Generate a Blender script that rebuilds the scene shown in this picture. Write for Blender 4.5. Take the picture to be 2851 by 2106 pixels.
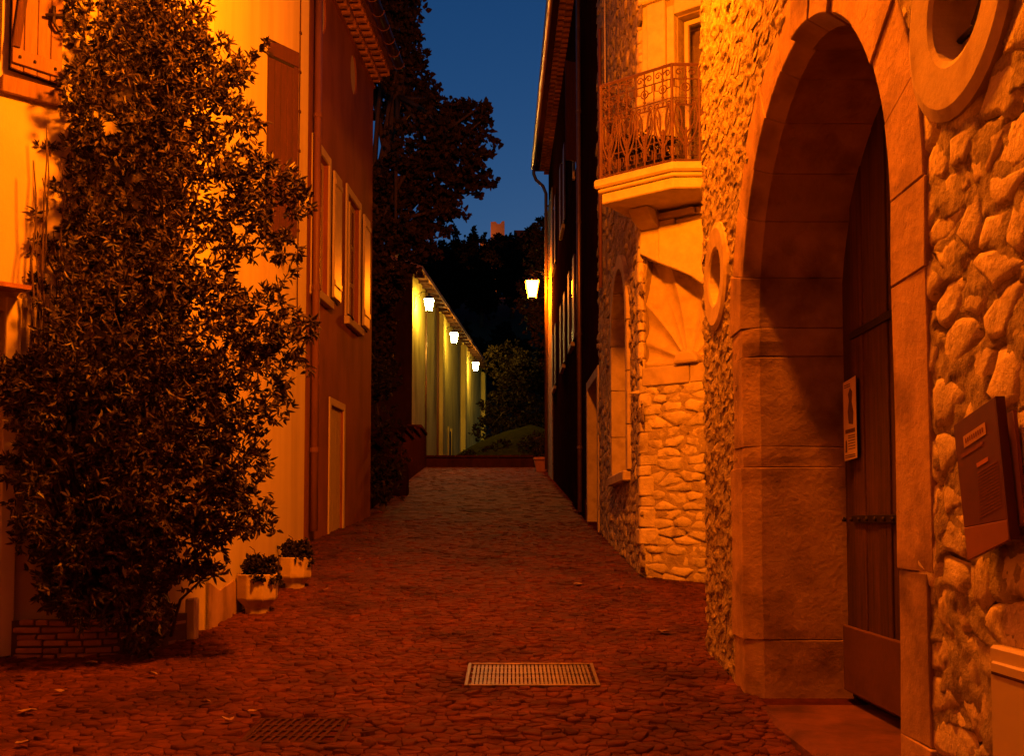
import bpy, math, random
from mathutils import Vector, noise
from mathutils.geometry import tessellate_polygon

for _o in list(bpy.data.objects):
    bpy.data.objects.remove(_o)
SC = bpy.context.scene
COL = SC.collection
rad = math.radians

# ------------------------------------------------------------------ camera
cam = bpy.data.cameras.new('camera')
cam.sensor_width = 36.0
cam.lens = 36.0 * 2770.0 / 2851.0
cam.shift_y = 262.0 / 2851.0
cam.clip_start = 0.05
cam.clip_end = 3000
camo = bpy.data.objects.new('camera', cam)
COL.objects.link(camo)
camo.location = (0, 0, 1.55)
camo.rotation_euler = (rad(93), 0, 0)
SC.camera = camo

# ------------------------------------------------------------------ sky (blue hour) and exposure
world = bpy.data.worlds.new('World')
SC.world = world
world.use_nodes = True
wn, wl = world.node_tree.nodes, world.node_tree.links
sky = wn.new('ShaderNodeTexSky')
sky.sky_type = 'NISHITA'
sky.sun_disc = False
sky.sun_elevation = rad(3.0)
sky.sun_rotation = rad(5)
sky.air_density = 1.25
sky.dust_density = 0.3
sky.ozone_density = 6.3
bg = wn['Background']
bg.inputs[1].default_value = 0.105
wl.new(sky.outputs[0], bg.inputs[0])
SC.view_settings.view_transform = 'Standard'
SC.view_settings.look = 'None'
SC.view_settings.exposure = 0.0
SC.view_settings.gamma = 1.0
SC.view_settings.use_curve_mapping = False
SC.cycles.use_denoising = True
SC.cycles.caustics_reflective = False
SC.cycles.caustics_refractive = False
SC.cycles.sample_clamp_indirect = 4.0
SC.cycles.max_bounces = 6
SC.cycles.diffuse_bounces = 4
SC.cycles.glossy_bounces = 3
SC.cycles.transparent_max_bounces = 8

SODIUM = (1.0, 0.180, 0.002)
CREAM = (1.0, 0.62, 0.13)
L1_POWER = 1580.0
L2_POWER = 800.0
LW_POWER = 290.0

# ------------------------------------------------------------------ helpers
def lerp(a, b, t): return a + (b - a) * t

class Mb:
    """collects faces for one mesh"""
    def __init__(s): s.v = []; s.f = []
    def add(s, vs, fs):
        o = len(s.v); s.v += [tuple(p) for p in vs]; s.f += [tuple(i + o for i in q) for q in fs]; return s
    def hexa(s, p):
        return s.add(p, [(3, 2, 1, 0), (4, 5, 6, 7), (0, 1, 5, 4), (1, 2, 6, 5), (2, 3, 7, 6), (3, 0, 4, 7)])
    def box(s, x0, x1, y0, y1, z0, z1):
        return s.hexa([(x0, y0, z0), (x1, y0, z0), (x1, y1, z0), (x0, y1, z0), (x0, y0, z1), (x1, y0, z1), (x1, y1, z1), (x0, y1, z1)])
    def fbox(s, F, u0, u1, z0, z1, d0, d1):
        P = F.pt
        return s.hexa([P(u0, z0, d1), P(u1, z0, d1), P(u1, z0, d0), P(u0, z0, d0), P(u0, z1, d1), P(u1, z1, d1), P(u1, z1, d0), P(u0, z1, d0)])
    def prism(s, F, poly, d0, d1):
        n = len(poly)
        vs = [F.pt(u, z, d0) for u, z in poly] + [F.pt(u, z, d1) for u, z in poly]
        fs = [tuple(range(n))[::-1], tuple(range(n, 2 * n))]
        fs += [(i, (i + 1) % n, n + (i + 1) % n, n + i) for i in range(n)]
        return s.add(vs, fs)
    def tube(s, pts, r, n=6, closed=False):
        pts = [Vector(p) for p in pts]; m = len(pts)
        rs = r if isinstance(r, (list, tuple)) else [r] * m
        vs = []; prev = None
        for i, p in enumerate(pts):
            if closed: t = pts[(i + 1) % m] - pts[i - 1]
            else: t = pts[min(i + 1, m - 1)] - pts[max(i - 1, 0)]
            if t.length < 1e-9: t = Vector((0, 0, 1))
            t.normalize()
            if prev is None:
                a = Vector((0, 0, 1)) if abs(t.z) < .9 else Vector((1, 0, 0))
                x = t.cross(a).normalized()
            else:
                x = (prev - t * prev.dot(t))
                x = x.normalized() if x.length > 1e-6 else t.orthogonal().normalized()
            prev = x; y = t.cross(x)
            for k in range(n):
                a = 2 * math.pi * k / n
                vs.append(p + (x * math.cos(a) + y * math.sin(a)) * rs[i])
        fs = []
        for i in range(m if closed else m - 1):
            j = (i + 1) % m
            for k in range(n):
                fs.append((i * n + k, i * n + (k + 1) % n, j * n + (k + 1) % n, j * n + k))
        if not closed:
            fs += [tuple(range(n))[::-1], tuple((m - 1) * n + k for k in range(n))]
        return s.add(vs, fs)
    def lathe(s, c, prof, n=12, sx=1, sy=1, rot=0, cap=True):
        vs = []
        for r, z in prof:
            for k in range(n):
                a = 2 * math.pi * k / n + rot
                vs.append((c[0] + r * sx * math.cos(a), c[1] + r * sy * math.sin(a), c[2] + z))
        fs = []
        for i in range(len(prof) - 1):
            for k in range(n):
                fs.append((i * n + k, i * n + (k + 1) % n, (i + 1) * n + (k + 1) % n, (i + 1) * n + k))
        if cap:
            fs += [tuple(range(n))[::-1], tuple((len(prof) - 1) * n + k for k in range(n))]
        return s.add(vs, fs)
    def holed(s, F, outer, holes, d0, d1):
        """flat slab with holes: front at d0, back at d1"""
        loops = [outer] + holes
        tris = tessellate_polygon([[Vector((u, z, 0)) for u, z in l] for l in loops])
        flat = [p for l in loops for p in l]
        n = len(flat)
        vs = [F.pt(u, z, d0) for u, z in flat] + [F.pt(u, z, d1) for u, z in flat]
        fs = []
        for t in tris:
            a, b, c = (flat[i] for i in t)
            cr = (b[0] - a[0]) * (c[1] - a[1]) - (b[1] - a[1]) * (c[0] - a[0])
            t = tuple(t) if cr > 0 else tuple(t)[::-1]
            fs.append(t); fs.append(tuple(i + n for i in t)[::-1])
        o = 0
        for l in loops:
            k = len(l)
            for i in range(k):
                j = (i + 1) % k
                fs.append((o + i, o + j, n + o + j, n + o + i))
            o += k
        return s.add(vs, fs)

class Frame:
    """a wall plane: u along the wall, z up, d out of the wall"""
    def __init__(s, o, u):
        s.o = Vector((o[0], o[1], 0)); s.u = Vector((u[0], u[1], 0)).normalized()
        s.n = Vector((0, 0, 0))
    def facing(s, n):
        a = Vector((-s.u.y, s.u.x, 0)); s.n = a if a.dot(Vector((n[0], n[1], 0))) > 0 else -a; return s
    def pt(s, u, z, d=0.0):
        p = s.o + s.u * u + s.n * d
        return Vector((p.x, p.y, z))

ORG = {}
def thing(name, label, cat, loc=(0, 0, 0), group=None):
    o = bpy.data.objects.new(name, None); COL.objects.link(o)
    o.empty_display_size = .1
    o.location = loc; o['label'] = label; o['category'] = cat
    if group: o['group'] = group
    ORG[o.name] = Vector(loc)
    return o

def mesh_of(name, mb, org, mat, smooth=False):
    me = bpy.data.meshes.new(name)
    ox, oy, oz = org
    me.from_pydata([(x - ox, y - oy, z - oz) for x, y, z in mb.v], [], mb.f)
    me.materials.append(mat)
    if smooth: me.polygons.foreach_set('use_smooth', [True] * len(me.polygons))
    me.update()
    return me

def part(name, mb, mat, parent=None, smooth=False, bev=0, kind=None, label=None, seg=1):
    org = ORG[parent.name] if parent else Vector((0, 0, 0))
    o = bpy.data.objects.new(name, mesh_of(name, mb, org, mat, smooth)); COL.objects.link(o)
    if parent: o.parent = parent
    ORG[o.name] = org
    if bev:
        b = o.modifiers.new('bevel', 'BEVEL'); b.width = bev; b.segments = seg; b.limit_method = 'ANGLE'; b.angle_limit = rad(35)
    if kind: o['kind'] = kind
    if label: o['label'] = label
    return o

def solo(name, mb, mat, label, cat, base, group=None, **k):
    """a thing that is one mesh, its origin at base"""
    o = bpy.data.objects.new(name, mesh_of(name, mb, base, mat, k.get('smooth', False))); COL.objects.link(o)
    o.location = base; ORG[o.name] = Vector(base)
    o['label'] = label; o['category'] = cat
    if group: o['group'] = group
    if k.get('bev'):
        b = o.modifiers.new('bevel', 'BEVEL'); b.width = k['bev']; b.segments = 1; b.limit_method = 'ANGLE'; b.angle_limit = rad(35)
    return o

def G(y):
    """height of the street at depth y"""
    if y < 18: return .088 * y
    if y < 37: return 1.584 + .11 * (y - 18)
    return 3.674

# ------------------------------------------------------------------ materials
def new_mat(name):
    m = bpy.data.materials.new(name); m.use_nodes = True
    nt = m.node_tree; b = nt.nodes['Principled BSDF']
    return m, nt, b

def surf(name, c1, c2, scale=6.0, detail=6.0, rough=.85, bump=.3, bscale=40.0, bdist=.01, stretch=(1, 1, 1), vary=0.0, stain=None, spec=.3, metal=0.0, big=None, warm=None):
    """noise-mottled surface with bump; vary = brightness spread between objects; stain = (colour, scale, low, high)"""
    m, nt, b = new_mat(name); N, L = nt.nodes, nt.links
    wg, wb = warm or (.92, .5)
    c1, c2 = ((c[0], c[1] * wg, c[2] * wb) for c in (c1, c2))
    if stain: stain = ((stain[0][0], stain[0][1] * wg, stain[0][2] * wb),) + tuple(stain[1:])
    tc = N.new('ShaderNodeTexCoord'); mp = N.new('ShaderNodeMapping'); mp.inputs['Scale'].default_value = stretch
    L.new(tc.outputs['Object'], mp.inputs[0])
    n1 = N.new('ShaderNodeTexNoise'); n1.inputs['Scale'].default_value = scale; n1.inputs['Detail'].default_value = detail; n1.inputs['Roughness'].default_value = .65
    L.new(mp.outputs[0], n1.inputs['Vector'])
    cr = N.new('ShaderNodeValToRGB'); cr.color_ramp.elements[0].position = .3; cr.color_ramp.elements[1].position = .7
    cr.color_ramp.elements[0].color = (*c1, 1); cr.color_ramp.elements[1].color = (*c2, 1)
    L.new(n1.outputs[0], cr.inputs[0])
    col = cr.outputs[0]
    if stain:
        ns = N.new('ShaderNodeTexNoise'); ns.inputs['Scale'].default_value = stain[1]; ns.inputs['Detail'].default_value = 5
        L.new(mp.outputs[0], ns.inputs['Vector'])
        mr = N.new('ShaderNodeMapRange'); mr.inputs[1].default_value = stain[2]; mr.inputs[2].default_value = stain[3]
        L.new(ns.outputs[0], mr.inputs[0])
        mx = N.new('ShaderNodeMix'); mx.data_type = 'RGBA'
        L.new(mr.outputs[0], mx.inputs[0]); L.new(col, mx.inputs[6]); mx.inputs[7].default_value = (*stain[0], 1)
        col = mx.outputs[2]
    if vary:
        oi = N.new('ShaderNodeObjectInfo'); gi = N.new('ShaderNodeNewGeometry')
        ad = N.new('ShaderNodeMath'); ad.operation = 'ADD'
        L.new(oi.outputs['Random'], ad.inputs[0]); L.new(gi.outputs['Random Per Island'], ad.inputs[1])
        fr = N.new('ShaderNodeMath'); fr.operation = 'FRACT'; L.new(ad.outputs[0], fr.inputs[0])
        mr = N.new('ShaderNodeMapRange'); mr.inputs[3].default_value = 1 - vary; mr.inputs[4].default_value = 1 + vary
        L.new(fr.outputs[0], mr.inputs[0])
        vm = N.new('ShaderNodeVectorMath'); vm.operation = 'SCALE'
        L.new(col, vm.inputs[0]); L.new(mr.outputs[0], vm.inputs['Scale']); col = vm.outputs[0]
    L.new(col, b.inputs['Base Color'])
    b.inputs['Roughness'].default_value = rough
    b.inputs['Specular IOR Level'].default_value = spec
    b.inputs['Metallic'].default_value = metal
    if bump:
        n2 = N.new('ShaderNodeTexNoise'); n2.inputs['Scale'].default_value = bscale; n2.inputs['Detail'].default_value = 7; n2.inputs['Roughness'].default_value = .7
        L.new(mp.outputs[0], n2.inputs['Vector'])
        h = n2.outputs[0]
        if big:
            n3 = N.new('ShaderNodeTexNoise'); n3.inputs['Scale'].default_value = big[0]; n3.inputs['Detail'].default_value = 4
            L.new(mp.outputs[0], n3.inputs['Vector'])
            ma = N.new('ShaderNodeMath'); ma.operation = 'MULTIPLY_ADD'; ma.inputs[1].default_value = big[1]
            L.new(n3.outputs[0], ma.inputs[0]); L.new(n2.outputs[0], ma.inputs[2]); h = ma.outputs[0]
        bp = N.new('ShaderNodeBump'); bp.inputs['Strength'].default_value = bump; bp.inputs['Distance'].default_value = bdist
        L.new(h, bp.inputs['Height']); L.new(bp.outputs[0], b.inputs['Normal'])
    return m

def emit(name, col, strength):
    m, nt, b = new_mat(name)
    b.inputs['Base Color'].default_value = (.8, .8, .8, 1)
    b.inputs['Emission Color'].default_value = (*col, 1)
    b.inputs['Emission Strength'].default_value = strength
    return m

def leafmat(name, c1, c2, rough=.35, spec=.5):
    m, nt, b = new_mat(name); N, L = nt.nodes, nt.links
    gi = N.new('ShaderNodeNewGeometry'); oi = N.new('ShaderNodeObjectInfo')
    ad = N.new('ShaderNodeMath'); ad.operation = 'ADD'; L.new(oi.outputs['Random'], ad.inputs[0]); L.new(gi.outputs['Random Per Island'], ad.inputs[1])
    fr = N.new('ShaderNodeMath'); fr.operation = 'FRACT'; L.new(ad.outputs[0], fr.inputs[0])
    cr = N.new('ShaderNodeValToRGB'); cr.color_ramp.elements[0].color = (*c1, 1); cr.color_ramp.elements[1].color = (*c2, 1)
    L.new(fr.outputs[0], cr.inputs[0]); L.new(cr.outputs[0], b.inputs['Base Color'])
    b.inputs['Roughness'].default_value = rough; b.inputs['Specular IOR Level'].default_value = spec
    return m

M = {}
M['ground'] = surf('ground_earth', (.05, .035, .022), (.09, .06, .035), 3, bump=.5, bscale=30, bdist=.03, warm=(0.74, 0.3))
M['bed'] = surf('street_bed', (.055, .020, .010), (.10, .036, .018), 9, bump=.6, bscale=60, bdist=.012, spec=0.0, warm=(0.74, 0.3))
M['cobble'] = surf('cobble', (.075, .022, .009), (.15, .045, .018), 10, rough=.75, bump=.6, bscale=45, bdist=.014, vary=.24, spec=.07, stain=((.05, .017, .007), 1.6, .46, .72), warm=(0.98, 0.35))
M['rubble'] = surf('rubble_stone', (.34, .245, .155), (.58, .455, .315), 12, bump=1.0, bscale=24, bdist=.03, vary=.16, big=(9, 1.6), stain=((.24, .15, .085), 11, .56, .72), warm=(1.04, 0.5))
M['rubble_mortar'] = surf('rubble_mortar', (.33, .24, .15), (.54, .415, .28), 10, bump=1.0, bscale=26, bdist=.035, big=(10, 1.6), stain=((.2, .12, .07), 12, .56, .7), warm=(1.04, 0.5))
M['bigstone'] = surf('field_stone', (.54, .41, .26), (.76, .60, .41), 9, bump=.9, bscale=22, bdist=.022, vary=.12, big=(7, 1.8), stain=((.26, .165, .095), 13, .56, .74), warm=(1.04, 0.5))
M['ashlar'] = surf('dressed_stone', (.38, .235, .13), (.55, .36, .21), 4.5, bump=.6, bscale=34, bdist=.012, stain=((.16, .085, .04), 3.2, .48, .74), vary=.10, big=(9, 1.2), warm=(1.0, .42))
M['pierstone'] = surf('pier_stone', (.50, .39, .24), (.72, .58, .38), 8, bump=.8, bscale=24, bdist=.02, vary=.13, big=(8, 1.2), stain=((.28, .19, .11), 9, .55, .75), warm=(1.04, 0.5))
M['piermortar'] = surf('pier_mortar', (.34, .25, .15), (.50, .38, .24), 10, bump=.9, bscale=30, bdist=.025, warm=(1.04, 0.5))
M['carved'] = surf('carved_stone', (.42, .31, .19), (.58, .44, .28), 6, bump=.4, bscale=40, bdist=.008, stain=((.3, .2, .12), 5, .55, .8), warm=(1.04, 0.5))
M['slab'] = surf('balcony_stone', (.52, .41, .27), (.68, .55, .38), 8, bump=.4, bscale=40, bdist=.008, warm=(1.04, 0.5))
M['yellow'] = surf('yellow_render', (.55, .43, .25), (.61, .49, .285), 2.2, bump=.2, bscale=70, bdist=.004, stretch=(2.2, 2.2, .22), stain=((.43, .31, .16), 1.6, .46, .8), warm=(1.04, 0.5))
M['damp'] = surf('damp_render', (.34, .23, .12), (.52, .38, .21), 4, bump=.5, bscale=40, bdist=.008, stretch=(1, 1, .6), stain=((.17, .10, .05), 3.5, .45, .68))
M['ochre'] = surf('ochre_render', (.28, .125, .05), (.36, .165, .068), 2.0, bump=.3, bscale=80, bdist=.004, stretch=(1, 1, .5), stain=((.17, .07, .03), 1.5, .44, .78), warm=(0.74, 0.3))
M['orange'] = surf('orange_render', (.55, .41, .24), (.62, .47, .28), 3, bump=.25, bscale=70, bdist=.005, warm=(1.04, 0.5))
M['sill'] = surf('worn_threshold', (.12, .055, .03), (.21, .10, .055), 5, bump=.8, bscale=20, bdist=.02, stain=((.07, .032, .017), 3, .45, .7), warm=(0.74, 0.3))
M['trim'] = surf('pale_trim', (.60, .47, .31), (.7, .56, .38), 4, bump=.2, bscale=60, bdist=.004, warm=(1.04, 0.5))
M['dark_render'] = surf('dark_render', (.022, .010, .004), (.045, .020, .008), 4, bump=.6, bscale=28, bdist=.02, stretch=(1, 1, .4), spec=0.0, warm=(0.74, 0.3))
M['brown_wood'] = surf('brown_painted_wood', (.032, .013, .005), (.05, .02, .008), 5, bump=.4, bscale=30, bdist=.004, stretch=(5, 5, .5), rough=.6, warm=(0.74, 0.3))
M['old_wood'] = surf('weathered_wood', (.17, .095, .045), (.28, .165, .08), 5, bump=.5, bscale=26, bdist=.006, stretch=(6, 6, .6), rough=.7, vary=.08, stain=((.22, .12, .06), 3, .5, .8))
M['door_wood'] = surf('dark_door_wood', (.03, .014, .007), (.095, .046, .022), 5, bump=.7, bscale=18, bdist=.01, stretch=(6, 6, .35), rough=.75, vary=.2, warm=(0.74, 0.3))
M['kick'] = surf('door_kick_board', (.08, .04, .02), (.16, .085, .042), 3, bump=.4, bscale=30, bdist=.006, rough=.8, stain=((.08, .04, .02), 3, .5, .75), warm=(0.74, 0.3))
M['shutter'] = surf('pale_shutter_paint', (.58, .45, .29), (.66, .52, .34), 6, bump=.2, bscale=40, bdist=.003, rough=.4, spec=.5, warm=(1.04, 0.5))
M['iron'] = surf('dark_iron', (.02, .014, .01), (.045, .03, .02), 12, bump=.3, bscale=60, bdist=.003, rough=.5, metal=.6)
M['rail_iron'] = surf('rusted_railing_iron', (.10, .055, .025), (.17, .09, .045), 18, bump=.3, bscale=60, bdist=.002, rough=.6)
M['steel'] = surf('galvanised_steel', (.06, .034, .016), (.20, .125, .066), 9, bump=.3, bscale=60, bdist=.002, rough=.45, metal=.35)
M['castiron'] = surf('cast_iron', (.045, .026, .015), (.085, .048, .028), 16, bump=.4, bscale=60, bdist=.003, rough=.85, spec=.05, warm=(0.74, 0.3))
M['zinc'] = surf('zinc_pipe', (.24, .15, .09), (.36, .23, .14), 8, bump=.2, bscale=30, bdist=.003, rough=.35, metal=.7)
M['dull_pipe'] = surf('painted_pipe', (.20, .09, .045), (.28, .13, .065), 5, bump=.2, bscale=30, bdist=.004, rough=.45, stretch=(1, 1, .3))
M['copper'] = surf('copper_gutter', (.34, .15, .07), (.5, .24, .12), 8, bump=.2, bscale=30, bdist=.003, rough=.32, metal=.8)
M['tile'] = surf('clay_tile', (.22, .10, .055), (.36, .17, .09), 10, bump=.4, bscale=40, bdist=.005, vary=.25)
M['brick'] = surf('planter_brick', (.24, .13, .075), (.36, .2, .115), 12, bump=.5, bscale=40, bdist=.008, vary=.2)
M['mortar_dark'] = surf('planter_mortar', (.06, .035, .02), (.10, .06, .035), 12, bump=.5, bscale=40, bdist=.01)
M['pot'] = surf('pot_concrete', (.44, .32, .2), (.58, .44, .29), 6, bump=.4, bscale=40, bdist=.005, stain=((.24, .14, .08), 6, .52, .72), warm=(1.04, 0.5))
M['terracotta'] = surf('terracotta', (.30, .13, .07), (.4, .18, .1), 6, bump=.3, bscale=40, bdist=.004)
M['soil'] = surf('soil', (.02, .013, .008), (.045, .03, .018), 20, bump=.8, bscale=60, bdist=.02)
M['paper'] = surf('poster_paper', (.50, .40, .29), (.58, .47, .35), 8, bump=.1, bscale=40, bdist=.001)
M['print'] = surf('poster_ink', (.07, .04, .025), (.13, .075, .045), 30, bump=0)
M['signred'] = surf('sign_brown_panel', (.10, .030, .014), (.135, .042, .019), 5, bump=.08, bscale=60, bdist=.001, rough=.45)
M['signband'] = surf('sign_lower_band', (.24, .10, .048), (.29, .125, .06), 5, bump=.08, bscale=60, bdist=.001, rough=.45)
M['signpale'] = surf('sign_pale_print', (.42, .27, .15), (.55, .36, .21), 60, bump=0)
M['signtext'] = surf('sign_faint_print', (.16, .055, .026), (.21, .075, .036), 60, bump=0)
M['signlab'] = surf('sign_orange_print', (.42, .16, .07), (.5, .2, .09), 30, bump=0)
M['cabinet'] = surf('cabinet_plastic', (.55, .42, .27), (.58, .45, .29), 3, bump=.05, bscale=80, bdist=.001, rough=.5, warm=(1.04, 0.5))
M['curtain'] = surf('pale_curtain', (.46, .34, .2), (.54, .41, .26), 3, bump=.2, bscale=10, bdist=.01, stretch=(4, 4, .2))
M['bark'] = surf('bark', (.06, .04, .025), (.12, .08, .05), 10, bump=.6, bscale=30, bdist=.02, stretch=(2, 2, .5))
M['stem'] = surf('vine_stem', (.06, .036, .016), (.11, .068, .032), 14, bump=.5, bscale=40, bdist=.005)
M['laurel'] = leafmat('laurel_leaf', (.015, .010, .003), (.12, .08, .024), .45, .3)
M['potleaf'] = leafmat('geranium_leaf', (.014, .01, .003), (.04, .03, .008), .7, .05)
M['planeleaf'] = leafmat('plane_tree_leaf', (.02, .014, .004), (.075, .045, .012), .7, .03)
M['pineleaf'] = leafmat('hill_tree_leaf', (.008, .008, .003), (.02, .018, .007), .8, .05)
M['farleaf'] = leafmat('garden_tree_leaf', (.012, .009, .002), (.045, .03, .006), .7, .03)
M['grass'] = surf('lawn', (.02, .022, .005), (.05, .045, .011), 4, bump=.8, bscale=60, bdist=.03, spec=0.0)
M['litter'] = leafmat('dry_leaf', (.16, .09, .04), (.42, .28, .15), .7, .2)
M['farwall'] = surf('far_plaster', (.55, .46, .27), (.7, .6, .36), 1.6, bump=.5, bscale=10, bdist=.03, stretch=(1, 1, .3), stain=((.25, .19, .1), 1.2, .5, .8), warm=(.95, .3), spec=0.0)
M['castle'] = surf('castle_stone', (.4, .3, .2), (.5, .38, .26), .6, bump=.6, bscale=2, bdist=.2)
M['ironblack'] = surf('lantern_iron', (.015, .012, .01), (.03, .024, .02), 12, bump=0, rough=.5)
m, nt, b = new_mat('window_glass')
b.inputs['Base Color'].default_value = (.03, .03, .03, 1); b.inputs['Roughness'].default_value = .06
b.inputs['Specular IOR Level'].default_value = .8
M['darkglass'] = m
m, nt, b = new_mat('clear_glass')
N, L = nt.nodes, nt.links
tr = N.new('ShaderNodeBsdfTransparent'); gl = N.new('ShaderNodeBsdfGlossy'); gl.inputs['Roughness'].default_value = .03
tr.inputs[0].default_value = (.75, .75, .75, 1)
fz = N.new('ShaderNodeFresnel'); fz.inputs[0].default_value = 1.5; mxs = N.new('ShaderNodeMixShader')
L.new(fz.outputs[0], mxs.inputs[0]); L.new(tr.outputs[0], mxs.inputs[1]); L.new(gl.outputs[0], mxs.inputs[2])
L.new(mxs.outputs[0], N['Material Output'].inputs[0])
M['clearglass'] = m
m, nt, b = new_mat('black_void'); b.inputs['Base Color'].default_value = (.006, .004, .003, 1); b.inputs['Roughness'].default_value = 1
M['void'] = m
M['lamp1'] = emit('sodium_glow_street', SODIUM, L1_POWER)
M['lamp2'] = emit('sodium_glow_far', SODIUM, L2_POWER)
M['lampw'] = emit('cream_glow', CREAM, LW_POWER)
M['flood'] = emit('floodlight_glow', SODIUM, 1300)

# ------------------------------------------------------------------ masonry generator
def clip(poly, px, py, nx, ny):
    """keep the side where (p - P).n <= 0"""
    out = []
    k = len(poly)
    for i in range(k):
        a = poly[i]; c = poly[(i + 1) % k]
        da = (a[0] - px) * nx + (a[1] - py) * ny; dc = (c[0] - px) * nx + (c[1] - py) * ny
        if da <= 0: out.append(a)
        if (da < 0 < dc) or (dc < 0 < da):
            t = da / (da - dc); out.append((a[0] + (c[0] - a[0]) * t, a[1] + (c[1] - a[1]) * t))
    return out

def cells(u0, u1, z0, z1, su, sz, seed, drop=.1, jit=.36):
    """jittered courses -> irregular stone outlines"""
    R = random.Random(seed)
    nu = int(math.ceil((u1 - u0) / su)); nz = int(math.ceil((z1 - z0) / sz))
    pts = {}
    for j in range(-1, nz + 1):
        off = .5 * (j % 2) + R.uniform(-.15, .15)
        for i in range(-1, nu + 1):
            if R.random() < drop: continue
            pts[(i, j)] = (i + .5 + off + R.uniform(-jit, jit), j + .5 + R.uniform(-jit, jit) * .75)
    res = []
    for (i, j), p in pts.items():
        if i < 0 or j < 0 or i >= nu or j >= nz: continue
        poly = [(p[0] - 1.3, p[1] - 1.1), (p[0] + 1.3, p[1] - 1.1), (p[0] + 1.3, p[1] + 1.1), (p[0] - 1.3, p[1] + 1.1)]
        for dj in (-2, -1, 0, 1, 2):
            for di in (-2, -1, 0, 1, 2):
                q = pts.get((i + di, j + dj))
                if q is None or q is p: continue
                nx, ny = q[0] - p[0], q[1] - p[1]
                poly = clip(poly, (p[0] + q[0]) / 2, (p[1] + q[1]) / 2, nx, ny)
                if len(poly) < 3: break
            if len(poly) < 3: break
        if len(poly) >= 3:
            res.append([(u0 + a * su, z0 + c * sz) for a, c in poly])
    return res

def centroid(p): return sum(a for a, _ in p) / len(p), sum(c for _, c in p) / len(p)
def area(p):
    return abs(sum(p[i][0] * p[(i + 1) % len(p)][1] - p[(i + 1) % len(p)][0] * p[i][1] for i in range(len(p)))) / 2
def chaikin(p, t=.17):
    o = []
    for i in range(len(p)):
        a = p[i]; c = p[(i + 1) % len(p)]
        o.append((lerp(a[0], c[0], t), lerp(a[1], c[1], t))); o.append((lerp(a[0], c[0], 1 - t), lerp(a[1], c[1], 1 - t)))
    return o

def ragged_poly(p, R, k=.07):
    o = []; s_ = math.sqrt(max(area(p), 1e-6))
    for i in range(len(p)):
        a = p[i]; c = p[(i + 1) % len(p)]
        o.append((a[0] + R.uniform(-1, 1) * k * s_ * .5, a[1] + R.uniform(-1, 1) * k * s_ * .5))
        if math.dist(a, c) > .25 * s_:
            t = R.uniform(.35, .65); o.append((lerp(a[0], c[0], t) + R.uniform(-1, 1) * k * s_, lerp(a[1], c[1], t) + R.uniform(-1, 1) * k * s_))
    return o

def stone(poly, F, h, gap, R, cut=True, dbase=-.012, rough=.25, ledge=0.0, dome=False):
    c = centroid(poly); sz = math.sqrt(max(area(poly), 1e-6))
    k = max(.5, 1 - 1.15 * gap / sz)
    p = [(c[0] + (a - c[0]) * k, c[1] + (e - c[1]) * k) for a, e in poly]
    if cut: p = ragged_poly(p, R)
    n = len(p)
    hh = h * R.choice((.35, .5, .6, .8, 1.0, 1.9)); tu = R.uniform(-rough, rough) * hh / sz; tz = R.uniform(-rough, rough) * hh / sz
    if ledge and R.random() < .42:
        zh = max(e for _, e in p) - min(e for _, e in p); tz = -ledge * R.uniform(.4, 1.3) / zh; hh += ledge * .35
    vs = []
    for s_, d in (((1, None), (.86, .55), (.58, 1.0)) if dome else ((1, None), (.985, .72), (.90, 1.0))):
        for a, e in p:
            du, dz = (a - c[0]) * s_, (e - c[1]) * s_
            dd = dbase if d is None else hh * d * R.uniform(.86, 1.1) + tu * du + tz * dz
            vs.append(F.pt(c[0] + du, c[1] + dz, dd))
    fs = []
    for r in range(2):
        for i in range(n):
            fs.append((r * n + i, r * n + (i + 1) % n, (r + 1) * n + (i + 1) % n, (r + 1) * n + i))
    fs.append(tuple(2 * n + i for i in range(n)))
    return vs, fs

def orient(F, vs, fs):
    """flip faces so that the cap points out of the wall"""
    a, b_, c = (Vector(vs[i]) for i in fs[-1][:3])
    nrm = (b_ - a).cross(c - a)
    return fs if nrm.dot(F.n) > 0 else [q[::-1] for q in fs]

def masonry(name, polys, F, mat, parent, h, gap, seed, limit=300, smooth=True, rest='masonry_rest', cut=True, eye=(0, 0, 1.55), rough=.25, ledge=0.0, dome=False):
    """the stones that show largest become objects of their own; the others one part of the same wall"""
    R = random.Random(seed); E = Vector(eye)
    lst = []
    for p in polys:
        c = centroid(p); w = F.pt(c[0], c[1], 0); v = w - E
        lst.append((area(p) * abs(F.n.dot(v)) / max(v.length, .5) ** 3, p))
    lst.sort(key=lambda t: -t[0])
    restmb = Mb()
    for i, (_, p) in enumerate(lst):
        vs, fs = stone(p, F, h, gap, R, cut, rough=rough, ledge=ledge, dome=dome); fs = orient(F, vs, fs)
        if i < limit: part(name, Mb().add(vs, fs), mat, parent, smooth=smooth)
        else: restmb.add(vs, fs)
    if restmb.v: part(rest, restmb, mat, parent, smooth=smooth, kind='stuff')

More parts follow.
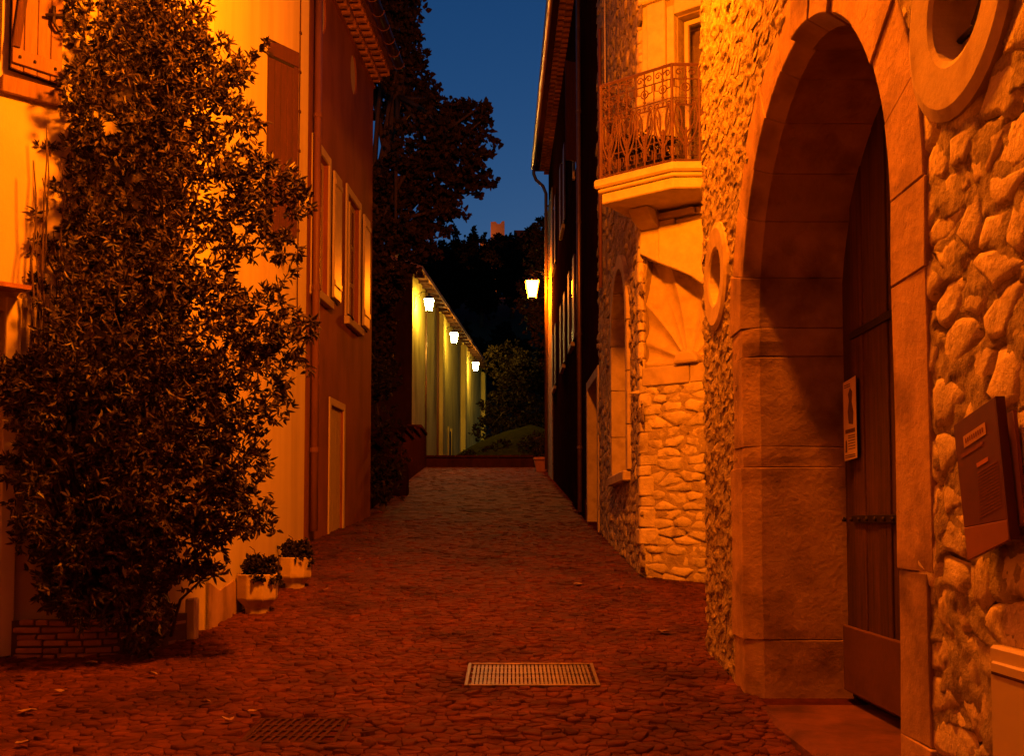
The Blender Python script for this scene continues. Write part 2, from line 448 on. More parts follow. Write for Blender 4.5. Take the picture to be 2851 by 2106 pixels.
def mortar_face(F, u0, u1, z0, z1, res, keep, amp, slot, parent, mat, seed, fu=4.5, fz=17.0, thr=.30, name='mortar_face', fa=(9, 9), H=.8):
    """uneven pointing between the stones, with open joints"""
    nu = int((u1 - u0) / res); nz = int((z1 - z0) / res)
    vs = []; fs = []
    for j in range(nz + 1):
        z = lerp(z0, z1, j / nz)
        for i in range(nu + 1):
            u = lerp(u0, u1, i / nu)
            a = noise.fractal(Vector((u * fa[0] + seed, z * fa[1], seed)), H, 2.1, 5)
            w = noise.noise(Vector((u * 2.1, z * 2.1, seed + 7)))
            s_ = noise.noise(Vector((u * fu + w * .8, z * fz + w * 2.5, seed + 3)))
            d = .004 + amp * a
            if s_ > thr: d -= slot * min(1, (s_ - thr) * 5)
            vs.append(F.pt(u, z, max(d, -.045)))
    w_ = nu + 1
    for j in range(nz):
        for i in range(nu):
            if keep(lerp(u0, u1, (i + .5) / nu), lerp(z0, z1, (j + .5) / nz)):
                fs.append((j * w_ + i, j * w_ + i + 1, (j + 1) * w_ + i + 1, (j + 1) * w_ + i))
    t = Vector(F.u).cross(Vector((0, 0, 1)))
    if t.dot(F.n) < 0: fs = [q[::-1] for q in fs]
    part(name, Mb().add(vs, fs), mat, parent, smooth=True)

def arc(cu, cz, r, a0, a1, n): return [(cu + r * math.cos(lerp(a0, a1, i / n)), cz + r * math.sin(lerp(a0, a1, i / n))) for i in range(n + 1)]
def circle(cu, cz, r, n=24, rz=None): return [(cu + r * math.cos(2 * math.pi * i / n), cz + (rz or r) * math.sin(2 * math.pi * i / n)) for i in range(n)]

# ------------------------------------------------------------------ leaves
def leaf_verts(base, d, nrm, ln, wd):
    """a folded lance-shaped leaf: 6 vertices, 2 faces"""
    d = Vector(d).normalized(); s_ = d.cross(nrm)
    s_ = s_.normalized() if s_.length > 1e-5 else d.orthogonal().normalized()
    up = s_.cross(d); b_ = Vector(base)
    f = wd * .35
    return [b_, b_ + d * ln * .38 + s_ * wd * .5 + up * f, b_ + d * ln * .72 + s_ * wd * .36 + up * f * .5, b_ + d * ln - up * ln * .08,
            b_ + d * ln * .72 - s_ * wd * .36 + up * f * .5, b_ + d * ln * .38 - s_ * wd * .5 + up * f]
LF = [(0, 1, 2, 3), (0, 3, 4, 5)]
def rdir(R):
    z = R.uniform(-1, 1); a = R.uniform(0, 2 * math.pi); q = math.sqrt(1 - z * z)
    return Vector((q * math.cos(a), q * math.sin(a), z))

def clump_leaves(mb, lobes, dens, per, ln, wd, R, shell=.55, collect=None):
    for cx, cy, cz, r in lobes:
        c = Vector((cx, cy, cz))
        for _ in range(max(3, int(dens * r * r))):
            d = rdir(R); rr = r * (shell + (1 - shell) * R.random() ** .6) * R.choice((1, 1, 1, 1.12))
            p = c + d * rr
            tw = (d + rdir(R) * .7 + Vector((0, 0, .1))).normalized()
            for k in range(per):
                ld = (tw * .55 + rdir(R)).normalized()
                v = leaf_verts(p + rdir(R) * ln * .15, ld, rdir(R), ln * R.uniform(.6, 1.2), wd * R.uniform(.7, 1.25))
                if collect is not None: collect.append(v)
                else: mb.add(v, LF)

# ================================================================== GROUND, STREET, FAR LAND
def sheet(name, xs, ys, zf, mat, kind='structure'):
    vs = [(x, y, zf(x, y)) for y in ys for x in xs]; n = len(xs)
    fs = [(j * n + i, j * n + i + 1, (j + 1) * n + i + 1, (j + 1) * n + i) for j in range(len(ys) - 1) for i in range(n - 1)]
    o = part(name, Mb().add(vs, fs), mat, None, smooth=True); o['kind'] = kind
    return o

def land(x, y):
    if y < 37.2: return G(y) - .05
    if y < 37.6: return lerp(3.62, 4.15, (y - 37.2) / .4)
    if y < 80: return 4.15 + .012 * (y - 37.6)
    return 4.65
sheet('ground', [-400, -120, -40, -15, -6, -2, 2, 6, 15, 40, 120, 400], [-60, -30, -10, 0, 4, 8, 12, 16, 18, 22, 26, 30, 34, 36, 37.2, 37.6, 42, 50, 60, 80, 100, 900], land, M['ground'])

class StreetFrame:
    n = Vector((0, 0, 1))
    def pt(s, u, z, d=0.0): return Vector((u, z, G(z) + d))
SF = StreetFrame()
street = sheet('street', [-4.2, -3, -2, -1, 0, 1, 2.2], [-4 + i for i in range(42)], lambda x, y: G(y) - .006, M['bed'])
ORG[street.name] = Vector((0, 0, 0))
GR1 = (-.27, .52, 6.20, 6.75)
GR2 = (-1.36, -.91, 5.10, 5.49)
def on_street(p):
    x, y = centroid(p)
    for a, b_, c, d in (GR1, GR2):
        if a - .03 < x < b_ + .03 and c - .03 < y < d + .03: return False
    if x > 1.44 and y < 7.3: return False
    if x > 1.43 - (y - 11) * .02 + 0.03 and y > 11: return False
    if 7.3 <= y <= 11 and x > 1.9 + (11 - y) * .2: return False
    if 8 < y < 11 and x < -2.42: return False
    if x < -3.2 and y > 7.2: return False
    if (x + .62) ** 2 + (y - 20.1) ** 2 < .11: return False
    if (x + 2.55) ** 2 + (y - 34.2) ** 2 < .12: return False
    return True
near = [p for p in cells(-3.7, 2.0, 4.2, 10.2, .074, .058, 11, drop=.12, jit=.48) if on_street(p)]
mid = [p for p in cells(-3.4, 2.0, 10.2, 18, .095, .08, 12, drop=.1, jit=.48) if on_street(p)]
far = [p for p in cells(-3.3, 1.6, 18, 36.6, .17, .15, 13, drop=.05, jit=.38) if on_street(p)]
masonry('cobble', near + mid + far, SF, M['cobble'], street, .008, .005, 5, limit=300, rest='cobbles_further_off', cut=False, rough=.9)

# worn threshold slab in front of the arch
# ================================================================== STONE HOUSE WITH THE ARCHED CARRIAGE DOOR
FC = Frame((1.41, 0), (0, 1)).facing((-1, 0))
YC, ZC, RA = 4.81, 2.735, 1.145          # arch centre along the street, springing height, radius
OC = ((6.73, 3.24), (3.03, 3.195))      # the two round openings
OR_IN, OR_OUT = .185, .37
arch_house = thing('arched_stone_house', 'rubble stone house with a tall arched carriage doorway and two round openings', 'house', (1.9, 4.8, .4))
RO = RA + .13
opening = [(YC - RO, .1)] + arc(YC, ZC, RO, math.pi, 0, 28) + [(YC + RO, .1)]
wall_c = part('wall', Mb().holed(FC, [(-1.5, .05), (7.28, .05), (7.28, 9.2), (-1.5, 9.2)], [opening[::-1]] + [circle(u, z, OR_IN + .03, 20) for u, z in OC], -.05, -.75), M['rubble_mortar'], arch_house)
part('house_body', Mb().box(2.55, 7.0, -1.4, 7.2, 0, 9.1), M['rubble_mortar'], arch_house)
part('roof', Mb().hexa([(1.0, -1.7, 9.25), (7.2, -1.7, 11.4), (7.2, 7.5, 11.4), (1.0, 7.5, 9.25), (1.0, -1.7, 9.4), (7.2, -1.7, 11.55), (7.2, 7.5, 11.55), (1.0, 7.5, 9.4)]), M['tile'], arch_house)
def c_free(p, m=.0):
    u, z = centroid(p)
    for a, c in OC:
        if math.hypot(u - a, z - c) < OR_OUT - .02: return False
    if z <= ZC: ok = abs(u - YC) > RA + .27 + m
    else: ok = math.hypot(u - YC, z - ZC) > RA + .30 + m
    return ok and u < 7.24
small = [p for p in cells(3.9, 7.3, .45, 5.75, .12, .062, 21, drop=.2, jit=.5) if c_free(p) and centroid(p)[0] > 4.0]
bigs = [p for p in cells(2.1, 4.0, .2, 5.2, .20, .125, 25, drop=.2, jit=.5) if c_free(p) and centroid(p)[0] <= 4.0]
masonry('stone', bigs, FC, M['bigstone'], arch_house, .0045, .008, 8, limit=120, rest='field_stones_rest', rough=.8, ledge=.010, dome=True)
masonry('rubble_stone', small, FC, M['rubble'], arch_house, .0025, .004, 9, limit=280, rest='rubble_rest', rough=1.5, ledge=.009, smooth=False)
kc = lambda u, z: c_free([(u, z)], -.06)
mortar_face(FC, 2.1, 3.75, .2, 5.2, .0125, kc, .010, .040, arch_house, M['rubble_mortar'], 3.1, fu=4.0, fz=15, thr=.24)
mortar_face(FC, 3.75, 7.28, .45, 5.8, .014, kc, .016, .036, arch_house, M['rubble_mortar'], 8.3, fu=7, fz=15, thr=.27, fa=(8, 14), H=.45)
# dressed jamb blocks and voussoirs: face, chamfer and deep reveal in one block each
def jamb_sections(side, width, d_face):
    """(offset from the opening edge into the wall, depth)"""
    return [(0.0, -.62), (0.0, -.085), (.052, d_face), (width, d_face), (width, -.09), (.16, -.62)]
def jamb_block(side, z0, z1, width, d_face, R):
    sec = jamb_sections(side, width, d_face); mb = Mb(); n = len(sec)
    rows = [z0 + .0015, lerp(z0, z1, .5), z1 - .0015]
    vs = []
    for z in rows:
        for o, d in sec:
            u = YC + side * (RA + o)
            vs.append(FC.pt(u + R.uniform(-.005, .005), z + R.uniform(-.003, .003), d + R.uniform(-.004, .004)))
    fs = [(r * n + i, r * n + (i + 1) % n, (r + 1) * n + (i + 1) % n, (r + 1) * n + i) for r in range(2) for i in range(n)]
    fs += [tuple(range(n))[::-1], tuple(2 * n + i for i in range(n))]
    if side > 0: fs = [q[::-1] for q in fs]
    return mb.add(vs, fs)
R = random.Random(3)
for side, zs in ((1, [.30, .86, 1.89, 2.015, 2.56, ZC]), (-1, [.2, .8, 1.385, 2.42, ZC])):
    for i in range(len(zs) - 1):
        part('jamb_block', jamb_block(side, zs[i], zs[i + 1], R.uniform(.28, .36), .012 + R.uniform(-.004, .012), R), M['ashlar'], arch_house, bev=.004)
cuts = [0, .26, .55, .80, 1.08, 1.36, 1.60, 1.83, 2.06, 2.35, 2.62, 2.88, math.pi]
for i in range(len(cuts) - 1):
    wd = R.uniform(.27, .36); df = .014 + R.uniform(-.004, .010); sec = jamb_sections(1, wd, df); n = len(sec)
    if i in (6, 7): sec = [(o - .0 if k else o, d + (.02 if d > -.1 else 0)) for k, (o, d) in enumerate(sec)]
    vs = []
    st = 5
    for k in range(st + 1):
        a = lerp(cuts[i] + .001, cuts[i + 1] - .001, k / st)
        for o, d in sec: vs.append(FC.pt(YC + (RA + o) * math.cos(a), ZC + (RA + o) * math.sin(a), d))
    fs = [(r * n + q, r * n + (q + 1) % n, (r + 1) * n + (q + 1) % n, (r + 1) * n + q) for r in range(st) for q in range(n)]
    fs += [tuple(range(n))[::-1], tuple(st * n + q for q in range(n))]
    part('voussoir', Mb().add(vs, [q[::-1] for q in fs]), M['ashlar'], arch_house, bev=.004)
# round openings with raised stone rings
for k, (u, z) in enumerate(OC):
    vs = []; fs = []; n = 32
    prof = [(OR_IN, -.30), (OR_IN, .018), (OR_IN + .02, .028), (OR_OUT - .04, .034), (OR_OUT, .020), (OR_OUT, -.03)]
    m_ = len(prof)
    for i in range(n):
        a = 2 * math.pi * i / n
        for r, d in prof: vs.append(FC.pt(u + r * math.cos(a), z + r * math.sin(a), d))
    for i in range(n):
        j = (i + 1) % n
        for q in range(m_ - 1): fs.append((i * m_ + q, i * m_ + q + 1, j * m_ + q + 1, j * m_ + q))
    ring = part('oculus_ring', Mb().add(vs, fs), M['carved'], arch_house, smooth=False)
    part('oculus_back', Mb().prism(FC, circle(u, z, OR_IN + .035, 20), -.32, -.30), M['ashlar'], ring)
    if k == 1:
        part('iron_bar', Mb().tube([FC.pt(u - .17, z + .14, -.07), FC.pt(u + .02, z - .075, -.05)], .020, 6), M['iron'], ring)
        part('iron_bar', Mb().tube([FC.pt(u + .02, z - .075, -.05), FC.pt(u - .17, z - .09, -.07)], .015, 6), M['iron'], ring)
        part('iron_bar', Mb().tube([FC.pt(u + .18, z - .05, -.07), FC.pt(u + .02, z - .075, -.05)], .012, 6), M['iron'], ring)
    else:
        part('iron_bar', Mb().tube([FC.pt(u - .19, z - .05, -.2), FC.pt(u + .19, z - .05, -.2)], .008, 6), M['iron'], ring)
# threshold and worn step
mb = Mb(); mb.box(1.40, 2.4, YC - RA - .02, YC + RA + .02, .1, .505)
part('threshold', mb, M['sill'], arch_house, bev=.03)
# the door: two leaves of upright planks
XD = -.55
door = part('door', Mb().prism(FC, [(YC - RA - .05, .53)] + [(YC - RA - .05, ZC)] + arc(YC, ZC, RA + .05, math.pi, 0, 20) + [(YC + RA + .05, .53)], -.66, -.61), M['void'], arch_house)
R = random.Random(5)
npl = 6
for leaf in (0, 1):
    a0 = YC + .006 if leaf else YC - RA + .006
    a1 = YC + RA - .03 if leaf else YC - .006
    for i in range(npl):
        u0 = lerp(a0, a1, i / npl) + .003; u1 = lerp(a0, a1, (i + 1) / npl) - .003
        def top(u): return ZC + math.sqrt(max(RA * RA - (u - YC) ** 2, 0)) - .01
        dd = -.57 + R.uniform(-.008, .008)
        pts = [(u0, .56), (u1, .56)] + [(lerp(u1, u0, t / 4), top(lerp(u1, u0, t / 4))) for t in range(5)]
        part('plank', Mb().prism(FC, pts, dd - .035, dd), M['door_wood'], door, bev=.004)
    part('kick_board', Mb().fbox(FC, a0 + .004, a1 - .004, .575, .955, -.575, -.545), M['kick'], door, bev=.006)
    st = part('iron_strap', Mb().fbox(FC, a0 + .18 * (1 - leaf), a1 - .18 * leaf, 1.555, 1.60, -.566, -.552), M['iron'], door, bev=.003)
    part('iron_strap', Mb().fbox(FC, a0 + .18 * (1 - leaf), a1 - .18 * leaf, 2.62, 2.665, -.566, -.552), M['iron'], door, bev=.003)
    for i in range(8):
        u = lerp(a0 + .18, a1 - .05, i / 7)
        part('nail', Mb().lathe(FC.pt(u, 1.578, -.55), [(.014, -.014), (.014, .0), (.006, .012)], 6), M['iron'], door)

# small shared litter of weeds at the wall foot comes later

# ---- poster on the door
FD = Frame((1.41 + .545, 0), (0, 1)).facing((-1, 0))
poster = thing('door_poster', 'narrow pale paper poster with a dark figure, pasted on the dark plank door', 'poster', (1.955, 5.71, 1.92))
part('sheet', Mb().prism(FD, [(5.605, 1.925), (5.818, 1.918), (5.822, 2.378), (5.61, 2.392)], .004, .007), M['paper'], poster)
for pts in ([(5.66, 2.12), (5.73, 2.13), (5.745, 2.20), (5.72, 2.26), (5.735, 2.30), (5.70, 2.335), (5.665, 2.31), (5.675, 2.25), (5.65, 2.19)],
            [(5.765, 1.965), (5.795, 1.965), (5.79, 2.03), (5.775, 2.04), (5.765, 2.02)],
            [(5.63, 2.075), (5.79, 2.075), (5.79, 2.098), (5.63, 2.098)]):
    part('printed_figure', Mb().prism(FD, pts, .0072, .0084), M['print'], poster)
for i, z in enumerate((2.355, 2.343, 2.056, 2.044, 2.028, 2.012, 1.996, 1.98, 1.945, 1.934)):
    a = 5.63 if i > 1 else 5.70
    part('text_line', Mb().fbox(FD, a, 5.745 if 1 < i < 8 else 5.80, z, z + .0055, .0072, .0082), M['print'], poster)

# ---- information panel standing off the wall
FS = Frame((1.36, 0), (0, 1)).facing((-1, 0))
sign = thing('information_sign', 'dark red-brown information panel tilted on the stone wall, pale title strip at its top', 'sign', (1.35, 2.75, 1.4))
def sq(u, v):
    """panel coordinates: u across 0..1 (far to near), v down 0..1"""
    A = (3.028, 1.852); B_ = (2.766, 1.906); C_ = (2.954, 1.441); D_ = (2.704, 1.507)
    t0 = (lerp(A[0], B_[0], u), lerp(A[1], B_[1], u)); t1 = (lerp(C_[0], D_[0], u), lerp(C_[1], D_[1], u))
    return (lerp(t0[0], t1[0], v), lerp(t0[1], t1[1], v))
def spoly(u0, u1, v0, v1): return [sq(u0, v0), sq(u1, v0), sq(u1, v1), sq(u0, v1)]
part('panel', Mb().prism(FS, [sq(0, 0), sq(1, 0), sq(1, .86), sq(0, .76)], 0, .012), M['signred'], sign, bev=.002)
part('lower_band', Mb().prism(FS, [sq(0, .762), sq(1, .862), sq(1, 1), sq(0, 1)], 0, .0125), M['signband'], sign, bev=.002)
part('edge_fold', Mb().prism(FS, [sq(1, 0), sq(1.02, .0), sq(1.02, 1), sq(1, 1)], -.015, .012), M['signred'], sign)
part('back_plate', Mb().prism(FS, spoly(.2, 1.12, .12, .9), -.03, -.02), M['signband'], sign)
part('bracket', Mb().prism(FS, spoly(.4, .6, .2, .3), -.06, -.031), M['iron'], sign)
part('bracket', Mb().prism(FS, spoly(.4, .6, .75, .85), -.06, -.031), M['iron'], sign)
part('title_strip', Mb().prism(FS, spoly(.22, .75, .13, .215), .0125, .0135), M['signpale'], sign)
for k in range(9):
    u = .27 + k * .05
    part('title_letter', Mb().prism(FS, spoly(u, u + .028, .155, .19), .0138, .0145), M['signtext'], sign)
part('subtitle_line', Mb().prism(FS, spoly(.13, .66, .245, .275), .0125, .0135), M['signtext'], sign)
part('orange_label', Mb().prism(FS, spoly(.47, .74, .375, .405), .0125, .0135), M['signlab'], sign)
for k in range(15):
    v = .44 + k * .022
    part('text_line', Mb().prism(FS, spoly(.46 - .004 * k, .93, v, v + .008), .0125, .0132), M['signtext'], sign)

# ---- meter cabinet low on the wall
cab = thing('meter_cabinet', 'pale plastic meter cabinet set low into the stone wall at the right edge', 'cabinet', (1.35, 2.6, .2))
part('frame', Mb().fbox(FC, 2.26, 2.87, .15, 1.205, -.02, .045), M['cabinet'], cab, bev=.008)
part('lid', Mb().fbox(FC, 2.29, 2.838, .15, 1.165, .046, .058), M['cabinet'], cab, bev=.006)
part('lid_groove', Mb().fbox(FC, 2.30, 2.828, 1.128, 1.136, .0585, .0605), M['castiron'], cab)

# ================================================================== CORNER HOUSE WITH THE BALCONY
FE = Frame((1.43, 11), (.8083, -.5888)).facing((-1, -1))
FD1 = Frame((1.43, 0), (0, 1)).facing((-1, 0))
corner = thing('balcony_house', 'rubble corner house with an iron balcony above a carved shell niche', 'house', (2.6, 12, 1.0))
DZ0, DZ1, DU0, DU1 = 5.26, 7.165, .475, 1.35
rim = [(.035, 3.30), (.03, 3.78), (.045, 4.2), (.075, 4.50), (.295, 4.40), (.50, 4.30), (.674, 4.20), (.86, 4.05), (1.0, 3.85), (1.08, 3.6), (1.10, 3.30)]
wallE = part('wall', Mb().holed(FE, [(0, .7), (2.6, .7), (2.6, 11.4), (0, 11.4)], [[(DU0, DZ0), (DU0, DZ1), (DU1, DZ1), (DU1, DZ0)], rim], -.045, -.35), M['piermortar'], corner)
AW = dict(c=12.91, r=.86, z=4.02, s=2.2)   # arched window in the street side
ahole = [(AW['c'] - AW['r'], AW['s'])] + arc(AW['c'], AW['z'], AW['r'], math.pi, 0, 16) + [(AW['c'] + AW['r'], AW['s'])]
wallD = part('wall', Mb().holed(FD1, [(11.0, .7), (16.2, .7), (16.2, 11.4), (11.0, 11.4), (11.0, 4.85), (11.6, 4.85), (11.6, 3.2), (11.0, 3.2)], [ahole[::-1]], -.045, -.4), M['rubble_mortar'], corner)
mb = Mb(); P = [(1.85, 11.4), (3.5, 10.1), (6, 10.1), (6, 16.1), (1.85, 16.1)]
mb.add([(x, y, .6) for x, y in P] + [(x, y, 11.3) for x, y in P], [(4, 3, 2, 1, 0), (5, 6, 7, 8, 9)] + [(i, (i + 1) % 5, 5 + (i + 1) % 5, 5 + i) for i in range(5)])
part('house_body', mb, M['void'], corner)
part('roof', Mb().hexa([(1.1, 9.0, 11.42), (6.2, 9.0, 13), (6.2, 16.3, 13), (1.1, 16.3, 11.42), (1.1, 9.0, 11.56), (6.2, 9.0, 13.15), (6.2, 16.3, 13.15), (1.1, 16.3, 11.56)]), M['tile'], corner)
# courses of the pier
pier = [p for p in cells(.03, 1.5, .82, 3.06, .24, .098, 31, drop=.22, jit=.30)]
above = [p for p in cells(.06, 1.5, 4.80, 5.02, .34, .07, 33, drop=.15, jit=.3)]
masonry('pier_stone', pier + above, FE, M['pierstone'], corner, .012, .010, 34, limit=200, rest='pier_rest', rough=.6, ledge=.022, dome=True)
mortar_face(FE, .0, 2.2, .75, 3.08, .014, lambda u, z: True, .010, .034, corner, M['piermortar'], 5.5, fu=5, fz=20, thr=.24)
mortar_face(FE, .0, 2.2, 4.79, 9.5, .025, lambda u, z: not (DU0 - .05 < u < DU1 + .05 and DZ0 - .1 < z < DZ1 + .1), .010, .03, corner, M['piermortar'], 6.5, fu=5, fz=18)
d1 = [p for p in cells(11.02, 16.15, .95, 10.4, .20, .12, 36, drop=.2, jit=.5)
      if not (abs(centroid(p)[0] - AW['c']) < AW['r'] + .17 and AW['s'] - .1 < centroid(p)[1] < AW['z']) and not math.hypot(centroid(p)[0] - AW['c'], max(centroid(p)[1] - AW['z'], 0)) < (AW['r'] + .17 if centroid(p)[1] > AW['z'] else 0)]
masonry('rubble_stone', d1, FD1, M['rubble'], corner, .013, .010, 37, limit=300, rest='rubble_rest', rough=.9, ledge=.016, dome=True)
mortar_face(FD1, 11.0, 16.2, .9, 10.4, .03, lambda u, z: not (abs(u - AW['c']) < AW['r'] + .1 and AW['s'] - .1 < z < AW['z']) and not (z >= AW['z'] and math.hypot(u - AW['c'], z - AW['z']) < AW['r'] + .1), .014, .035, corner, M['rubble_mortar'], 7.7, fu=6, fz=14, thr=.26)
R = random.Random(39); z = .85
while z < 10.4:
    h = R.uniform(.10, .24); a = R.uniform(.07, .20); e_ = R.uniform(.10, .3)
    if not (3.25 < z + h and z < 4.8): a = R.uniform(.08, .22)
    else: a = .05
    o_ = R.uniform(.008, .028)
    pts = [FE.pt(a, 0, o_), FE.pt(-o_ * .6, 0, o_), FD1.pt(11.0 + e_, 0, o_), FD1.pt(11.0 + e_, 0, -.05), FE.pt(a, 0, -.05)]
    jz = [R.uniform(-.008, .008) for _ in range(5)]
    part('quoin', Mb().add([(p.x, p.y, z + .004 + k) for p, k in zip(pts, jz)] + [(p.x, p.y, z + h - .004 + k) for p, k in zip(pts, jz)], [(4, 3, 2, 1, 0), (5, 6, 7, 8, 9)] + [(i, (i + 1) % 5, 5 + (i + 1) % 5, 5 + i) for i in range(5)]), M['pierstone'], corner, bev=.014)
    z += h
# squared blocks below and above the shell
part('ledge_block', Mb().fbox(FE, .03, .60, 3.07, 3.275, -.02, .028), M['carved'], corner, bev=.012)
part('ledge_block', Mb().fbox(FE, .606, 1.5, 3.07, 3.275, -.02, .022), M['carved'], corner, bev=.012)
part('arch_block', Mb().prism(FE, [(.04, 4.55), (.285, 4.405), (.285, 4.80), (.05, 4.80)], -.1, .085), M['slab'], corner, bev=.012)
part('arch_block', Mb().prism(FE, [(.292, 4.40), (.50, 4.30), (.674, 4.20), (.86, 4.05), (1.0, 3.85), (1.3, 3.85), (1.3, 4.80), (.292, 4.80)], -.1, .115), M['slab'], corner, bev=.012)
part('course_slab', Mb().fbox(FE, .05, .48, 4.805, 4.875, -.05, .10), M['slab'], corner, bev=.014)
part('course_slab', Mb().fbox(FE, .49, 1.5, 4.81, 4.865, -.05, .08), M['slab'], corner, bev=.014)
part('course_slab', Mb().fbox(FE, .06, .72, 4.88, 4.955, -.05, .12), M['slab'], corner, bev=.014)
part('course_slab', Mb().fbox(FE, .73, 1.5, 4.872, 4.955, -.05, .09), M['slab'], corner, bev=.014)
# the shell: a hollow fan of flutes round a boss
hub = (.571, 3.30)
rp = []
for i in range(len(rim) - 1):
    for k in range(14): rp.append((lerp(rim[i][0], rim[i + 1][0], k / 14), lerp(rim[i][1], rim[i + 1][1], k / 14)))
rp.append(rim[-1])
ns = 10; vs = []
for i, (u, z) in enumerate(rp):
    a = math.atan2(z - hub[1], u - hub[0])
    fl = abs(math.sin(a * 7.2 - .2)) ** .85
    for k in range(ns + 1):
        s_ = k / ns
        dep = -.13 * math.sin(math.pi * min(1, s_ ** .9 * .80)) * (.55 + .45 * math.sin(a)) - .10 * fl * s_ ** .9
        if s_ == 0: dep = -.02
        vs.append(FE.pt(lerp(hub[0], u, s_), lerp(hub[1], z, s_), dep))
fs = [(i * (ns + 1) + k, i * (ns + 1) + k + 1, (i + 1) * (ns + 1) + k + 1, (i + 1) * (ns + 1) + k) for i in range(len(rp) - 1) for k in range(ns)]
part('shell_niche', Mb().add(vs, fs), M['carved'], corner, smooth=True)
vs = []; fs = []
bo = arc(hub[0] + .01, 3.277, .15, 0, math.pi, 12)
part('shell_boss', Mb().prism(FE, bo, -.12, .085), M['carved'], corner, bev=.03, seg=2)
# corbel under the balcony
cb = [(-.02, 4.96), (.30, 4.96), (.30, 5.0), (-.02, 5.0)]
for (u0, u1, dd) in ((.06, .30, .36), (.95, 1.19, .36)):
    vs = []
    prof = [(0, 4.957), (dd * .55, 4.957), (dd * .8, 4.965), (dd, 5.0)]
    mbx = Mb()
    n = 7
    sec = [(lerp(0, dd, math.sin(i / (n - 1) * math.pi / 2)), 4.80 + .18 * (1 - math.cos(i / (n - 1) * math.pi / 2))) for i in range(n)] + [(0, 4.985)]
    vs = [FE.pt(u0, z, d) for d, z in sec] + [FE.pt(u1, z, d) for d, z in sec]
    m_ = len(sec)
    fs = [tuple(range(m_)), tuple(range(2 * m_ - 1, m_ - 1, -1))] + [(i, m_ + i, m_ + (i + 1) % m_, (i + 1) % m_) for i in range(m_)]
    part('corbel', mbx.add(vs, fs), M['slab'], corner, bev=.01)
# balcony slab: two moulded tiers, corners cut
def bal_poly(o):
    """outline of the slab in (u, d), o = how far the tier sticks out beyond the railing line"""
    return [(-.10 - o, 0), (-.10 - o, .66 + o), (.76 + o * .3, .68 + o), (1.02 + o, .50 + o * .6), (1.18 + o, .50 + o * .6), (1.46 + o * .3, .68 + o), (2.3, .68 + o), (2.3, 0)]
BAL = [(-.10, .66), (.76, .68), (1.02, .50)]
bal = None
def tier(name, o, z0, z1, mat, parent, bev=.012):
    p = bal_poly(o); n = len(p)
    vs = [FE.pt(u, z0, d) for u, d in p] + [FE.pt(u, z1, d) for u, d in p]
    fs = [tuple(range(n)), tuple(range(2 * n - 1, n - 1, -1))] + [(i, n + i, n + (i + 1) % n, (i + 1) % n) for i in range(n)]
    return part(name, Mb().add(vs, fs), mat, parent, bev=bev)
balcony = tier('balcony_slab', .0, 4.985, 5.10, M['slab'], corner)
tier('moulding', .03, 5.102, 5.145, M['slab'], balcony)
tier('moulding', .065, 5.147, 5.245, M['slab'], balcony, bev=.02)
# the railing
RZ0, RZ1 = 5.275, 6.28
def bp(u, d, z): return FE.pt(u, z, d)
corners = [(-.10, 0), (-.10, .66), (.76, .68), (.985, .505), (1.21, .505), (1.44, .68), (2.28, .68)]
railing = part('railing', Mb().tube([bp(u, d, RZ1) for u, d in corners], .019, 4), M['rail_iron'], corner)
for i in range(len(corners) - 1):
    (ua, da), (ub, db) = corners[i], corners[i + 1]
    for z, w in ((RZ1 - .15, .008), (RZ0 + .0, .014), (5.50, .007), (5.93, .006)):
        part('rail', Mb().tube([bp(ua, da, z), bp(ub, db, z)], w, 4), M['rail_iron'], railing)

